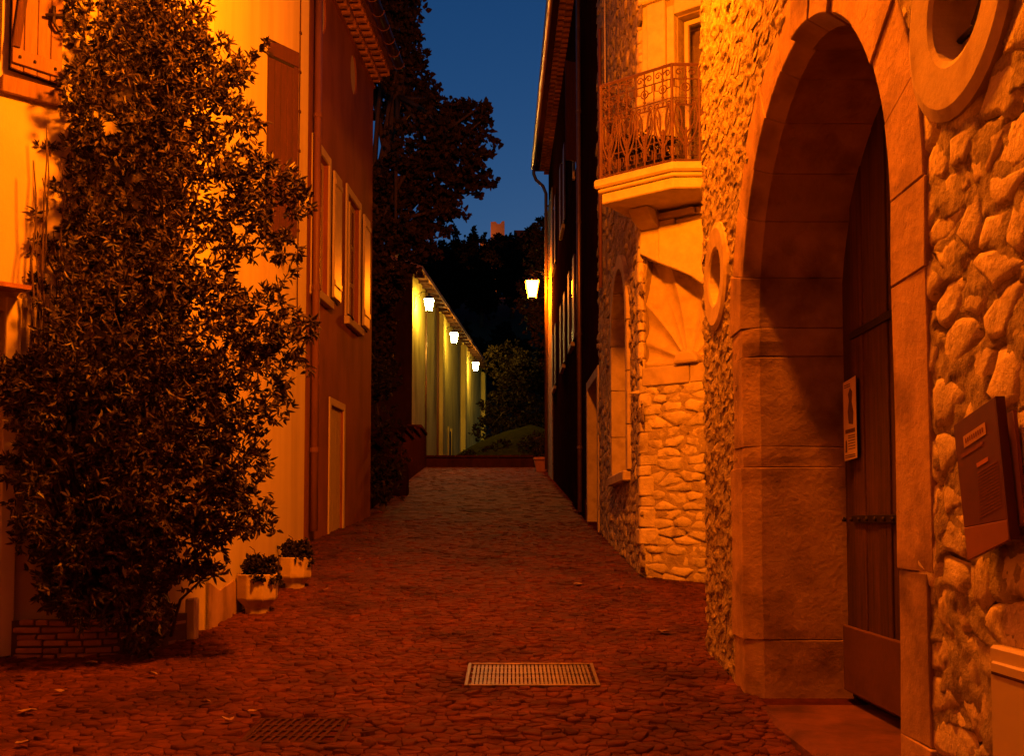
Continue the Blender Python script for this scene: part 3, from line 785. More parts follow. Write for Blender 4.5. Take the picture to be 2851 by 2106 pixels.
for (u, d) in corners[1:]:
    part('post', Mb().tube([bp(u, d, 5.24), bp(u, d, RZ1)], .017, 6), M['rail_iron'], railing)
def motif(ua, da, ub, db):
    """one bay of wrought ironwork between two points of the plan"""
    mb = Mb(); L_ = math.hypot(ub - ua, db - da)
    def q(x, z): return bp(lerp(ua, ub, x), lerp(da, db, x), z)
    r = .0098
    def ring(cx, cz, rr, k=14): mb.tube([q(cx + rr * math.cos(2 * math.pi * i / k) / L_, cz + rr * math.sin(2 * math.pi * i / k)) for i in range(k)], r * .8, 4, closed=True)
    def spiral(cx, cz, r0, turns, sgn, a0):
        k = 16
        mb.tube([q(cx + sgn * (r0 * (1 - .8 * i / k)) * math.cos(a0 + turns * 2 * math.pi * i / k) / L_, cz + (r0 * (1 - .8 * i / k)) * math.sin(a0 + turns * 2 * math.pi * i / k)) for i in range(k + 1)], r * .8, 4)
    # upright stem with knots
    mb.tube([q(.5, RZ0), q(.5, 5.62)], r, 4); mb.tube([q(.5, 5.86), q(.5, RZ1)], r, 4)
    for z in (5.90, 5.96, 6.15): mb.lathe(q(.5, z), [(.004, -.018), (.016, -.006), (.016, .006), (.004, .018)], 6)
    mb.tube([q(0.02, RZ0), q(0.02, RZ1)], r * .7, 4)
    ring(.5, 6.045, .042); ring(.5, 6.045, .016, 8)
    # scrolls of the top band
    spiral(.25, 6.20, .040, 1.2, 1, 0); spiral(.75, 6.20, .040, 1.2, -1, 0)
    # side brackets
    for sg in (-1, 1):
        mb.tube([q(.5 + sg * .42, 6.12), q(.5 + sg * .42, 6.05), q(.5 + sg * .22, 6.04)], r * .7, 4)
        # urn and lyre
        mb.tube([q(.5 + sg * .30, 5.85), q(.5 + sg * .20, 5.80), q(.5 + sg * .13, 5.70), q(.5 + sg * .16, 5.62), q(.5, 5.56)], r, 4)
        mb.tube([q(.5, 5.42), q(.5 + sg * .16, 5.47), q(.5 + sg * .36, 5.58), q(.5 + sg * .44, 5.72), q(.5 + sg * .36, 5.86)], r, 4)
        mb.tube([q(.5, 5.44), q(.5 + sg * .10, 5.55), q(.5 + sg * .30, 5.68), q(.5 + sg * .34, 5.78)], r * .8, 4)
        spiral(.5 + sg * .30, 5.885, .030, 1.1, sg, -1.2)
        # square meander at the foot
        mb.tube([q(.5 + sg * .08, 5.47), q(.5 + sg * .08, 5.33), q(.5 + sg * .40, 5.33), q(.5 + sg * .40, 5.43), q(.5 + sg * .2, 5.43), q(.5 + sg * .2, 5.38), q(.5 + sg * .3, 5.38)], r * .8, 4)
    mb.tube([q(.18, 5.86), q(.82, 5.86)], r, 4)
    return mb
bays = [(-.10, .66, .76, .68, 4), (.76, .68, .985, .505, 1), (.985, .505, 1.21, .505, 1), (-.10, 0, -.10, .66, 3)]
for ua, da, ub, db, k in bays:
    for i in range(k):
        part('scroll_panel', motif(lerp(ua, ub, i / k), lerp(da, db, i / k), lerp(ua, ub, (i + 1) / k), lerp(da, db, (i + 1) / k)), M['rail_iron'], railing)
# window door behind the balcony, stone frame
win = part('balcony_door', Mb().fbox(FE, DU0 + .03, DU0 + .075, DZ0 + .02, DZ1 - .02, -.20, -.14), M['shutter'], corner)
part('door_frame', Mb().fbox(FE, DU0 + .075, DU1 - .03, DZ1 - .07, DZ1 - .02, -.20, -.14), M['shutter'], win)
part('door_frame', Mb().fbox(FE, DU1 - .08, DU1 - .03, DZ0 + .02, DZ1 - .07, -.20, -.14), M['shutter'], win)
part('pane', Mb().fbox(FE, DU0 + .078, DU1 - .082, DZ0 + .02, DZ1 - .072, -.178, -.172), M['clearglass'], win)
part('curtain', Mb().fbox(FE, DU0 + .08, DU1 - .08, DZ0 + .02, DZ1 - .08, -.33, -.30), M['curtain'], win)
part('glazing_bar', Mb().fbox(FE, .80, .84, DZ0 + .02, DZ1 - .075, -.20, -.14), M['shutter'], win)
part('reveal_back', Mb().fbox(FE, DU0 - .2, DU1 + .2, DZ0 - .1, DZ1 + .1, -.46, -.40), M['curtain'], corner)
for sgn, a in ((1, DU0), (-1, DU1)):
    f = lambda o0, o1: (a - o0 * sgn, a - o1 * sgn) if sgn < 0 else (a - o1, a - o0)
    u0, u1 = f(.012, .10); part('inner_jamb', Mb().fbox(FE, u0, u1, DZ0 - .02, DZ1 + .12, -.1, .035), M['slab'], corner, bev=.006)
    u0, u1 = f(.105, .33); part('pilaster', Mb().fbox(FE, u0, u1, DZ0 - .02, 7.36, -.1, .075), M['slab'], corner, bev=.01)
    u0, u1 = f(.332, .40); part('pilaster_edge', Mb().fbox(FE, u0, u1, DZ0 - .02, 7.36, -.1, .05), M['slab'], corner, bev=.006)
    u0, u1 = f(.05, .43); part('capital', Mb().fbox(FE, u0, u1, 7.365, 7.46, -.1, .12), M['slab'], corner, bev=.02)
part('lintel', Mb().fbox(FE, DU0 - .005, DU1 + .005, DZ1 + .01, 7.46, -.1, .045), M['slab'], corner, bev=.006)
part('cornice', Mb().fbox(FE, .02, 1.8, 7.465, 7.62, -.1, .16), M['slab'], corner, bev=.03)
# arched window of the street side: surround, boarded leaf, transom, sill
cutsw = [0, .45, .9, 1.35, 1.79, 2.24, 2.69, math.pi]
for i in range(len(cutsw) - 1):
    pts = arc(AW['c'], AW['z'], AW['r'] - .01, cutsw[i] + .004, cutsw[i + 1] - .004, 4) + arc(AW['c'], AW['z'], AW['r'] + .17, cutsw[i + 1] - .004, cutsw[i] + .004, 4)
    part('arch_stone', Mb().prism(FD1, pts, -.36, .055), M['carved'], corner, bev=.008)
for sgn in (-1, 1):
    zz = [AW['s'], 2.75, 3.4, AW['z']]
    for i in range(3):
        a, c_ = sorted((AW['c'] + sgn * (AW['r'] - .01), AW['c'] + sgn * (AW['r'] + .16)))
        part('jamb_stone', Mb().fbox(FD1, a, c_, zz[i] + .004, zz[i + 1] - .004, -.36, .05), M['carved'], corner, bev=.008)
awin = part('arched_window', Mb().prism(FD1, arc(AW['c'], AW['z'], AW['r'] - .012, 0, math.pi, 16), -.34, -.28), M['old_wood'], corner, label='arched window boarded with wood at the top')
part('transom', Mb().fbox(FD1, AW['c'] - AW['r'] + .012, AW['c'] + AW['r'] - .012, 3.36, 3.50, -.34, -.22), M['door_wood'], awin, bev=.008)
part('upper_board', Mb().fbox(FD1, AW['c'] - AW['r'] + .012, AW['c'] + AW['r'] - .012, 3.505, AW['z'] - .003, -.34, -.285), M['old_wood'], awin)
for i in range(4):
    a = lerp(AW['c'] - AW['r'] + .015, AW['c'] + AW['r'] - .015, i / 4)
    part('shutter_board', Mb().fbox(FD1, a + .004, a + AW['r'] / 2 - .012, AW['s'] + .02, 3.355, -.33, -.29), M['door_wood'], awin, bev=.005)
part('sill', Mb().fbox(FD1, AW['c'] - AW['r'] - .12, AW['c'] + AW['r'] + .12, AW['s'] - .13, AW['s'] - .002, -.3, .10), M['carved'], corner, bev=.015)
# thin pipes on the rubble face
part('downpipe', Mb().tube([FD1.pt(15.2, 9.3, .06), FD1.pt(15.2, 5.2, .06)], .028, 8), M['dull_pipe'], corner, smooth=True)
part('downpipe', Mb().tube([FD1.pt(13.9, 9.35, .10), FD1.pt(13.9, 6.2, .10)], .012, 6), M['trim'], corner, smooth=True)

# plant on the balcony
R = random.Random(44)
bpl = thing('balcony_plant', 'bushy plant in a pot behind the balcony railing', 'plant', tuple(FE.pt(.25, 5.25, .33)))
part('pot', Mb().lathe(FE.pt(.25, 5.247, .33), [(.10, 0), (.14, .2), (.15, .2), (.15, .24), (.12, .24)], 12), M['soil'], bpl)
mb = Mb(); c0 = FE.pt(.25, 5.62, .33); c1 = FE.pt(.5, 5.55, .38); c2 = FE.pt(.05, 5.66, .33)
clump_leaves(mb, [(*c0, .19), (*c1, .15), (*c2, .14)], 2200, 4, .06, .03, R, .3)
part('foliage', mb, M['potleaf'], bpl, kind='stuff')

# ================================================================== TALL DARK HOUSE UP THE STREET (right)
FD2 = Frame((1.43, 16.205), (-.23, 16.1)).facing((-1, 0))
LD2 = 16.0
dark = thing('dark_tall_house', 'tall dark rendered house with wide eaves and a copper gutter up the street', 'house', (3, 24, 2.2))
DO = (.15, 1.95, 4.0)    # doorway
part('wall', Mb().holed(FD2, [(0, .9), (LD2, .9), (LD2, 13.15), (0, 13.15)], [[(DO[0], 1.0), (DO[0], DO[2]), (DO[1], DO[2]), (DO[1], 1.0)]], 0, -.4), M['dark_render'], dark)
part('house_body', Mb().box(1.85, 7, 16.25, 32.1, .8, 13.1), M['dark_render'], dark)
part('roof', Mb().hexa([FD2.pt(-.1, 13.33, .55), FD2.pt(LD2 + .1, 13.33, .55), FD2.pt(LD2 + .1, 15.6, -6), FD2.pt(-.1, 15.6, -6), FD2.pt(-.1, 13.45, .55), FD2.pt(LD2 + .1, 13.45, .55), FD2.pt(LD2 + .1, 15.75, -6), FD2.pt(-.1, 15.75, -6)]), M['tile'], dark)
part('soffit', Mb().fbox(FD2, 0, LD2, 13.16, 13.20, -.1, .44), M['dark_render'], dark)
n = 60
for row, (d0, d1, z) in enumerate(((.0, .16, 13.0), (.0, .30, 13.09))):
    me = None
    for i in range(n):
        u = 1.0 + i * .25 + row * .12
        if u > LD2 - .2: break
        vs = []; k = 5
        for d in (d0, d1):
            for j in range(k + 1):
                a = math.pi * j / k; vs.append(FD2.pt(u + .1 * math.cos(a), z + .075 * math.sin(a), d))
        fs = [(j, j + 1, k + 2 + j, k + 1 + j) for j in range(k)] + [tuple(range(k + 1, 2 * k + 2))]
        part('eaves_tile', Mb().add(vs, fs), M['tile'], dark)
def halfpipe(F, u0, u1, z, d, r, n=10, seg=1):
    vs = []; m_ = seg + 1
    for i in range(m_):
        u = lerp(u0, u1, i / seg)
        for j in range(n + 1):
            a = math.pi + math.pi * j / n; vs.append(F.pt(u, z + r * math.sin(a), d + r * math.cos(a)))
        for j in range(n + 1):
            a = 2 * math.pi - math.pi * j / n; vs.append(F.pt(u, z + (r - .008) * math.sin(a), d + (r - .008) * math.cos(a)))
    w = 2 * (n + 1)
    fs = [(i * w + j, i * w + (j + 1) % w, (i + 1) * w + (j + 1) % w, (i + 1) * w + j) for i in range(seg) for j in range(w)]
    fs += [tuple(range(w)), tuple((m_ - 1) * w + j for j in range(w))]
    return Mb().add(vs, fs)
for i in range(8):
    part('gutter', halfpipe(FD2, .05 + i * 2.0, .05 + (i + 1) * 2.0 - .012, 13.30, .50, .085), M['copper'], dark, smooth=True)
e = LD2 - .35
part('downpipe', Mb().tube([FD2.pt(e, 13.2, .5), FD2.pt(e, 12.95, .5), FD2.pt(e, 12.75, .42), FD2.pt(e, 12.55, .2), FD2.pt(e, 12.3, .10), FD2.pt(e, 3.3, .10)], .055, 8), M['zinc'], dark, smooth=True)
part('downpipe', Mb().tube([FD2.pt(2.86, 12.6, .09), FD2.pt(2.86, 1.78, .09)], .045, 8), M['zinc'], dark, smooth=True, label='shiny zinc downpipe catching the lamplight')
part('downpipe', Mb().tube([FD2.pt(3.6, 12.6, .06), FD2.pt(3.6, 4.4, .06)], .022, 6), M['dull_pipe'], dark, smooth=True)
for z in (3.0, 5.2, 7.4, 9.6): part('pipe_clip', Mb().lathe(FD2.pt(2.86, z, .09), [(.055, 0), (.055, .05)], 8), M['zinc'], dark)
# doorway: jamb and recessed leaf
part('door_jamb', Mb().fbox(FD2, DO[0] - .16, DO[0] + .01, 1.2, DO[2] + .16, -.3, .03), M['carved'], dark, bev=.01)
part('door_jamb', Mb().fbox(FD2, DO[1] - .01, DO[1] + .16, 1.2, DO[2] + .16, -.3, .03), M['carved'], dark, bev=.01)
part('door_lintel', Mb().fbox(FD2, DO[0] + .012, DO[1] - .012, DO[2] - .01, DO[2] + .16, -.3, .028), M['carved'], dark, bev=.01)
dd = part('door', Mb().fbox(FD2, DO[0], DO[1], 1.2, DO[2], -.36, -.32), M['void'], dark)
for i in range(6):
    a = lerp(DO[0] + .01, DO[1] - .01, i / 6)
    part('plank', Mb().fbox(FD2, a + .004, a + .296, 1.2, DO[2] - .02, -.319, -.28), M['old_wood'], dd, bev=.006)
part('plinth', Mb().fbox(FD2, 2.2, LD2, 1.2, 2.0, -.05, .05), M['dark_render'], dark)
part('lamplit_end_bay', Mb().fbox(FD2, 13.6, LD2 + .02, 2.4, 11.8, -.2, .03), M['rubble_mortar'], dark)  # wall end given a paler rubble colour to stand for the lantern's light
# shutter leaf standing open, facing down the street
FSH = Frame((1.105, 19.95), (.29, .16)).facing((.1, -1))
sh = part('shutter', Mb().fbox(FSH, 0, .33, 9.0, 11.07, -.035, 0), M['brown_wood'], dark)
for i in range(4): part('slat', Mb().fbox(FSH, .004 + i * .082, .079 + i * .082, 9.01, 11.06, .001, .008), M['brown_wood'], sh)
wd = part('window', Mb().fbox(FD2, 4.05, 4.9, 9.05, 11.0, .004, .02), M['darkglass'], dark)
part('window_frame', Mb().fbox(FD2, 3.95, 4.05, 9.0, 11.1, -.02, .05), M['carved'], wd)
part('window_frame', Mb().fbox(FD2, 4.9, 5.0, 9.0, 11.1, -.02, .05), M['carved'], wd)
for (u, z0, z1) in ((8.2, 9.0, 10.9), (8.2, 5.5, 7.2), (12.0, 9.0, 10.9), (12.0, 5.5, 7.2), (5.2, 5.5, 7.3)):
    w_ = part('window', Mb().fbox(FD2, u, u + .9, z0, z1, .004, .015), M['darkglass'], dark)
    part('window_shutter', Mb().fbox(FD2, u - .52, u - .02, z0, z1, .012, .05), M['brown_wood'], w_, bev=.006)
    part('window_shutter', Mb().fbox(FD2, u + .92, u + 1.42, z0, z1, .012, .05), M['brown_wood'], w_, bev=.006)
    part('window_sill', Mb().fbox(FD2, u - .08, u + .98, z0 - .1, z0 - .002, -.02, .08), M['carved'], w_, bev=.008)

# ================================================================== YELLOW HOUSE (left, nearer)
FA = Frame((-2.42, 8.24), (.012, 1)).facing((1, 0))
yellow = thing('yellow_house', 'yellow rendered house wall behind the climbing shrub, with one narrow brown shutter', 'house', (-3.6, 9.4, .8))
AL0, AL1 = -.26, 3.15
WA = (1.45, 2.1, 4.4, 6.3)
part('wall', Mb().holed(FA, [(AL0, .3), (AL1, .3), (AL1, 9.3), (AL0, 9.3)], [[(WA[0], WA[2]), (WA[1], WA[2]), (WA[1], WA[3]), (WA[0], WA[3])]], 0, -.4), M['yellow'], yellow)
mb = Mb(); P = [(-2.86, 8.0), (-2.82, 11.36), (-7, 11.36), (-7, 8.0)]
mb.add([(x, y, .3) for x, y in P] + [(x, y, 9.25) for x, y in P], [(0, 1, 2, 3), (7, 6, 5, 4)] + [(i, 4 + i, 4 + (i + 1) % 4, (i + 1) % 4) for i in range(4)])
part('house_body', mb, M['yellow'], yellow)
part('roof', Mb().hexa([FA.pt(-.4, 9.32, .4), FA.pt(3.25, 9.32, .4), FA.pt(3.25, 11.2, -4.5), FA.pt(-.4, 11.2, -4.5), FA.pt(-.4, 9.45, .4), FA.pt(3.25, 9.45, .4), FA.pt(3.25, 11.35, -4.5), FA.pt(-.4, 11.35, -4.5)]), M['tile'], yellow)
part('window', Mb().fbox(FA, WA[0], WA[1], WA[2], WA[3], -.24, -.2), M['darkglass'], yellow)
FSA = Frame((-2.395, 9.55), (.61, .79)).facing((1, -1))
shA = part('shutter', Mb().fbox(FSA, 0.0, .385, 4.42, 6.33, -.03, 0), M['brown_wood'], yellow, label='narrow brown shutter standing half open')
for i in range(5): part('slat', Mb().fbox(FSA, .004 + i * .0765, .074 + i * .0765, 4.43, 6.13, .001, .007), M['brown_wood'], shA, bev=.002)
part('top_batten', Mb().fbox(FSA, .012, .32, 6.145, 6.165, .001, .006), M['void'], shA)
part('top_rail', Mb().fbox(FSA, .004, .381, 6.17, 6.325, .001, .009), M['brown_wood'], shA, bev=.002)
for z in (6.15, 4.6): part('hinge', Mb().fbox(FSA, -.03, .05, z, z + .04, .0095, .016), M['iron'], shA)
R = random.Random(8)
part('cable', Mb().tube([FA.pt(2.66 + R.uniform(-.006, .006), lerp(9.2, 3.6, i / 24), .012) for i in range(25)], .007, 5), M['castiron'], yellow)
for i in range(12): part('cable_clip', Mb().fbox(FA, 2.64, 2.68, 3.9 + i * .45, 3.925 + i * .45, .005, .026), M['castiron'], yellow)
part('junction_box', Mb().fbox(FA, 2.63, 2.72, 3.66, 3.79, 0, .05), M['castiron'], yellow, bev=.006)
part('plinth_patch', Mb().prism(FA, [(AL0, .3), (1.6, .3), (1.6, .92), (1.2, 1.0), (.8, .96), (.4, 1.06), (0, 1.0), (AL0, 1.08)], -.02, .012), M['damp'], yellow)

# ================================================================== OCHRE HOUSE (left, farther)
FB = Frame((-2.99, 14.6), (.064, 1)).facing((1, 0))
ochre = thing('ochre_house', 'ochre rendered house with pale shuttered windows and a tiled cornice', 'house', (-4.2, 16.6, 1.3))
BL0, BL1 = -.42, 4.42
WN = [(.10, .98), (2.30, 3.24)]; WZ0, WZ1 = 5.12, 7.26
DB = (1.26, 2.14, 1.30, 3.46)
OB = [(.50, 9.55), (2.72, 9.55)]
holes = [[(a, WZ0), (c, WZ0), (c, WZ1), (a, WZ1)] for a, c in WN] + [[(DB[0], 1.0), (DB[1], 1.0), (DB[1], DB[3]), (DB[0], DB[3])]] + [circle(u, z, .25, 20, .36) for u, z in OB]
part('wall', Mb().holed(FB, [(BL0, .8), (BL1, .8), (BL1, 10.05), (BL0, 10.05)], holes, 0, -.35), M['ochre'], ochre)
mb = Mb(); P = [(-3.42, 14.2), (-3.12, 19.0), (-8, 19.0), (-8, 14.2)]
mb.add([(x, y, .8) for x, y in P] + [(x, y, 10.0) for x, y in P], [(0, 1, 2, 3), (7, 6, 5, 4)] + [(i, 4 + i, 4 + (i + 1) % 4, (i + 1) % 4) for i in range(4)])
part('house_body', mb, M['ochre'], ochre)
for u, z in OB:
    part('blind_oculus', Mb().prism(FB, circle(u, z, .25, 20, .36), -.06, -.03), M['trim'], ochre)
for a, c in WN:
    w_ = part('window', Mb().fbox(FB, a, c, WZ0, WZ1, -.13, -.075), M['shutter'], ochre)
    mid_ = (a + c) / 2
    for (u0, u1) in ((a + .14, mid_ - .09), (mid_ + .09, c - .14)):
        for j in range(3):
            z0 = lerp(WZ0 + .06, WZ1 - .03, j / 3); part('pane', Mb().fbox(FB, u0, u1, z0, z0 + .60, -.074, -.068), M['darkglass'], w_)
    part('window_mullion', Mb().fbox(FB, mid_ - .03, mid_ + .03, WZ0, WZ1, -.0745, -.05), M['shutter'], w_)
    part('surround', Mb().fbox(FB, a - .12, a - .002, WZ0 - .02, WZ1 + .14, -.1, .03), M['trim'], ochre, bev=.005)
    part('surround', Mb().fbox(FB, c + .002, c + .10, WZ0 - .02, WZ1 + .14, -.1, .03), M['trim'], ochre, bev=.005)
    part('surround', Mb().fbox(FB, a + .001, c - .001, WZ1 + .002, WZ1 + .14, -.1, .028), M['trim'], ochre, bev=.005)
    part('sill', Mb().prism(FB, [(a - .14, WZ0 - .16), (c + .12, WZ0 - .16), (c + .12, WZ0 - .024), (a - .14, WZ0 - .024)], -.1, .09), M['trim'], ochre, bev=.01)
    sh = part('shutter', Mb().fbox(FB, c + .12, c + .60, WZ0 + .05, WZ1 - .03, .045, .08), M['shutter'], ochre, bev=.004)
    for j in range(5): part('shutter_board', Mb().fbox(FB, c + .125 + j * .095, c + .215 + j * .095, WZ0 + .06, WZ1 - .04, .081, .088), M['shutter'], sh, bev=.003)
    for z in (WZ0 + .25, WZ1 - .25): part('shutter_batten', Mb().fbox(FB, c + .13, c + .59, z, z + .09, .0885, .105), M['shutter'], sh, bev=.003)
    for u in (a - .03, c + .13):
        part('shutter_dog', Mb().tube([FB.pt(u, WZ0 + .02, .03), FB.pt(u, WZ0 - .02, .10), FB.pt(u + .05, WZ0 - .07, .12)], .018, 6), M['iron'], ochre)
dr = part('door', Mb().fbox(FB, DB[0], DB[1], DB[2], DB[3], -.09, -.045), M['shutter'], ochre)
for i in range(5): part('plank', Mb().fbox(FB, DB[0] + .01 + i * .174, DB[0] + .178 + i * .174, DB[2] + .02, DB[3] - .02, -.0445, -.037), M['shutter'], dr, bev=.003)
part('door_surround', Mb().fbox(FB, DB[0] - .10, DB[0] - .002, 1.25, DB[3] + .12, -.1, .02), M['trim'], ochre, bev=.005)
part('door_surround', Mb().fbox(FB, DB[1] + .002, DB[1] + .10, 1.25, DB[3] + .12, -.1, .02), M['trim'], ochre, bev=.005)
part('door_surround', Mb().fbox(FB, DB[0], DB[1], DB[3] + .002, DB[3] + .12, -.1, .018), M['trim'], ochre, bev=.005)
part('door_step', Mb().fbox(FB, DB[0] - .15, DB[1] + .1, .95, 1.345, -.1, .28), M['ashlar'], ochre, bev=.02)
part('downpipe', Mb().tube([FB.pt(-.06, 10.3, .10), FB.pt(-.06, 6.2, .10), FB.pt(-.06, 1.45, .10)], .058, 10), M['dull_pipe'], ochre, smooth=True)
for z in (2.6, 5.0, 7.6): part('pipe_collar', Mb().lathe(FB.pt(-.06, z, .10), [(.068, 0), (.068, .07)], 10), M['dull_pipe'], ochre)
# genoise: two rows of tile mouths under the eaves
part('cornice_bed', Mb().fbox(FB, BL0, BL1, 10.05, 10.10, -.2, .04), M['ochre'], ochre)
for row, (z, d1) in enumerate(((10.105, .17), (10.275, .33))):
    part('cornice_bed', Mb().fbox(FB, BL0, BL1, z + .118, z + .165, -.2, d1 - .01), M['ochre'], ochre)
    for i in range(20):
        u = BL0 + .12 + i * .235 + .11 * row
        if u > BL1 - .1: break
        k = 6; vs = []
        for d in (d1, d1 - .3):
            for rr in (.105, .082):
                for j in range(k + 1):
                    a = math.pi * j / k; vs.append(FB.pt(u + rr * math.cos(a), z + rr * 1.08 * math.sin(a), d))
        m_ = k + 1
        fs = [(j, j + 1, m_ + j + 1, m_ + j) for j in range(k)] + [(m_ + j, m_ + j + 1, 3 * m_ + j + 1, 3 * m_ + j) for j in range(k)] + [(j, 2 * m_ + j, 2 * m_ + j + 1, j + 1) for j in range(k)]
        part('cornice_tile', Mb().add(vs, fs), M['tile'], ochre)
    part('cornice_fill', Mb().fbox(FB, BL0, BL1, z, z + .118, -.2, d1 - .22), M['void'], ochre)
part('roof', Mb().hexa([FB.pt(BL0 - .1, 10.45, .42), FB.pt(BL1 + .12, 10.45, .42), FB.pt(BL1 + .12, 12.4, -5), FB.pt(BL0 - .1, 12.4, -5), FB.pt(BL0 - .1, 10.56, .42), FB.pt(BL1 + .12, 10.56, .42), FB.pt(BL1 + .12, 12.5, -5), FB.pt(BL0 - .1, 12.5, -5)]), M['tile'], ochre)
for i in range(3):
    part('gutter', halfpipe(FB, BL0 + i * 1.62, BL0 + (i + 1) * 1.62 - .01, 10.47, .52, .10), M['dull_pipe'], ochre, smooth=True)
for i in range(10):
    vs = []
    part('gutter_bracket', Mb().tube([FB.pt(BL0 + .2 + i * .5, 10.47 + .108 * math.sin(math.pi + math.pi * j / 8), .52 + .108 * math.cos(math.pi + math.pi * j / 8)) for j in range(9)], .008, 4), M['dull_pipe'], ochre)

# ================================================================== ORANGE HOUSE AT THE LEFT EDGE
FG = Frame((-3.57, 7.0), (1.14, 1.0)).facing((.6, -.7))
orange = thing('orange_house', 'orange rendered house at the left edge with a plank shutter, overgrown by the shrub', 'house', (-3.9, 7.9, .6))
GD = (-1.0, -.03, .55, 3.06)
part('wall', Mb().holed(FG, [(-2.4, .2), (1.515, .2), (1.515, 9.3), (-2.4, 9.3)], [[(GD[0], .25), (GD[1], .25), (GD[1], GD[3]), (GD[0], GD[3])], [(-1.0, 4.85), (-.1, 4.85), (-.1, 6.4), (-1.0, 6.4)]], 0, -.35), M['orange'], orange)
mb = Mb(); P = [(-2.75, 8.05), (-5.6, 5.6), (-7.5, 7.0), (-5.0, 9.5)]
mb.add([(x, y, .2) for x, y in P] + [(x, y, 9.25) for x, y in P], [(0, 1, 2, 3), (7, 6, 5, 4)] + [(i, 4 + i, 4 + (i + 1) % 4, (i + 1) % 4) for i in range(4)])
part('house_body', mb, M['orange'], orange)
part('roof', Mb().hexa([FG.pt(-2.6, 9.32, .4), FG.pt(1.6, 9.32, .4), FG.pt(1.2, 11, -3), FG.pt(-2.6, 11, -3), FG.pt(-2.6, 9.45, .4), FG.pt(1.6, 9.45, .4), FG.pt(1.2, 11.15, -3), FG.pt(-2.6, 11.15, -3)]), M['tile'], orange)
gd = part('door', Mb().fbox(FG, GD[0], GD[1], .5, GD[3], -.2, -.14), M['brown_wood'], orange)
for i in range(5): part('plank', Mb().fbox(FG, GD[0] + .012 + i * .19, GD[0] + .194 + i * .19, .55, GD[3] - .03, -.139, -.13), M['brown_wood'], gd, bev=.003)
part('door_jamb', Mb().fbox(FG, GD[1] + .002, GD[1] + .105, .45, GD[3] + .1, -.12, .03), M['trim'], orange, bev=.006)
part('door_jamb', Mb().fbox(FG, GD[0] - .105, GD[0] - .002, .45, GD[3] + .1, -.12, .03), M['trim'], orange, bev=.006)
cn = part('door_canopy', Mb().hexa([FG.pt(-1.15, 3.20, .0), FG.pt(.06, 3.20, .0), FG.pt(.06, 3.17, .30), FG.pt(-1.15, 3.17, .30), FG.pt(-1.15, 3.27, .0), FG.pt(.06, 3.27, .0), FG.pt(.06, 3.20, .30), FG.pt(-1.15, 3.20, .30)]), M['tile'], orange)
part('window', Mb().fbox(FG, -1.0, -.1, 4.85, 6.4, -.2, -.16), M['darkglass'], orange)
# plank shutter folded back against the wall
part('sill_board', Mb().fbox(FG, -.10, .30, 4.62, 4.745, 0, .05), M['old_wood'], orange, bev=.006)
shg = part('shutter', Mb().prism(FG, [(-.06, 4.79), (.295, 4.765), (.295, 6.5), (-.06, 6.5)], .03, .055), M['void'], orange)
us = [-.055, .03, .12, .21, .292]
for i in range(4):
    lo = [(us[i] + .002, 4.795 - .02 * i * .25), (us[i + 1] - .002, 4.79 - .02 * (i + 1) * .25), (us[i + 1] - .002, 6.49), (us[i] + .002, 6.49)]
    part('plank', Mb().prism(FG, lo, .056, .076 + .003 * (i % 2)), M['old_wood'], shg, bev=.004)
part('shutter_batten', Mb().prism(FG, [(-.05, 4.83), (.285, 4.815), (.285, 4.925), (-.05, 4.94)], .0805, .096), M['old_wood'], shg, bev=.004)
part('diagonal_brace', Mb().prism(FG, [(-.055, 4.945), (.0, 4.945), (.17, 6.49), (.10, 6.49)], .0805, .10), M['door_wood'], shg, bev=.004)
part('shutter_latch', Mb().tube([FG.pt(.16, 5.24, .10), FG.pt(.21, 5.25, .12), FG.pt(.285, 5.28, .10), FG.pt(.31, 5.285, .02)], .012, 6), M['iron'], shg)
part('shutter_latch', Mb().tube([FG.pt(.215, 5.32, .11), FG.pt(.215, 5.20, .115), FG.pt(.25, 5.155, .11), FG.pt(.275, 5.16, .10)], .014, 6), M['iron'], shg)
for (u, z) in ((.24, 4.865), (.10, 4.875), (.0, 4.88)): part('bolt', Mb().lathe(FG.pt(u, z, .10), [(.01, -.008), (.01, .008)], 6), M['iron'], shg)

# ================================================================== BRICK PLANTER AND CLIMBING SHRUB
planter = thing('brick_planter', 'low brick planter wall curving round the foot of the climbing shrub', 'planter', (-2.9, 7.2, .6))
PP = [(-3.50, 6.97), (-3.05, 6.99), (-2.76, 7.10), (-2.56, 7.32), (-2.475, 7.60)]
mb = Mb(); vs = []
zt = .885
inn = [(-3.40, 7.10), (-3.05, 7.11), (-2.84, 7.20), (-2.67, 7.38), (-2.60, 7.60)]
for p, q in zip(PP, inn): vs += [(p[0] + .012, p[1] + .012, .45), (p[0] + .012, p[1] + .012, zt - .01), (q[0], q[1], zt - .01), (q[0], q[1], .45)]
fs = [(i * 4 + k, (i + 1) * 4 + k, (i + 1) * 4 + (k + 1) % 4, i * 4 + (k + 1) % 4) for i in range(4) for k in range(4)]
part('wall_core', mb.add(vs, fs + [(3, 2, 1, 0), (16, 17, 18, 19)]), M['mortar_dark'], planter)
part('soil', Mb().add([(x, y, .80) for x, y in inn] + [(-2.5, 7.95, .80), (-3.4, 7.2, .80)], [tuple(range(7))]), M['soil'], planter)
R = random.Random(17)
seglen = [math.dist(PP[i], PP[i + 1]) for i in range(4)]
def along(s_):
    for i in range(4):
        if s_ <= seglen[i] or i == 3:
            t = s_ / seglen[i]; a, c_ = PP[i], PP[i + 1]
            return Vector((lerp(a[0], c_[0], t), lerp(a[1], c_[1], t), 0)), Vector((c_[0] - a[0], c_[1] - a[1], 0)).normalized()
        s_ -= seglen[i]
tot = sum(seglen)
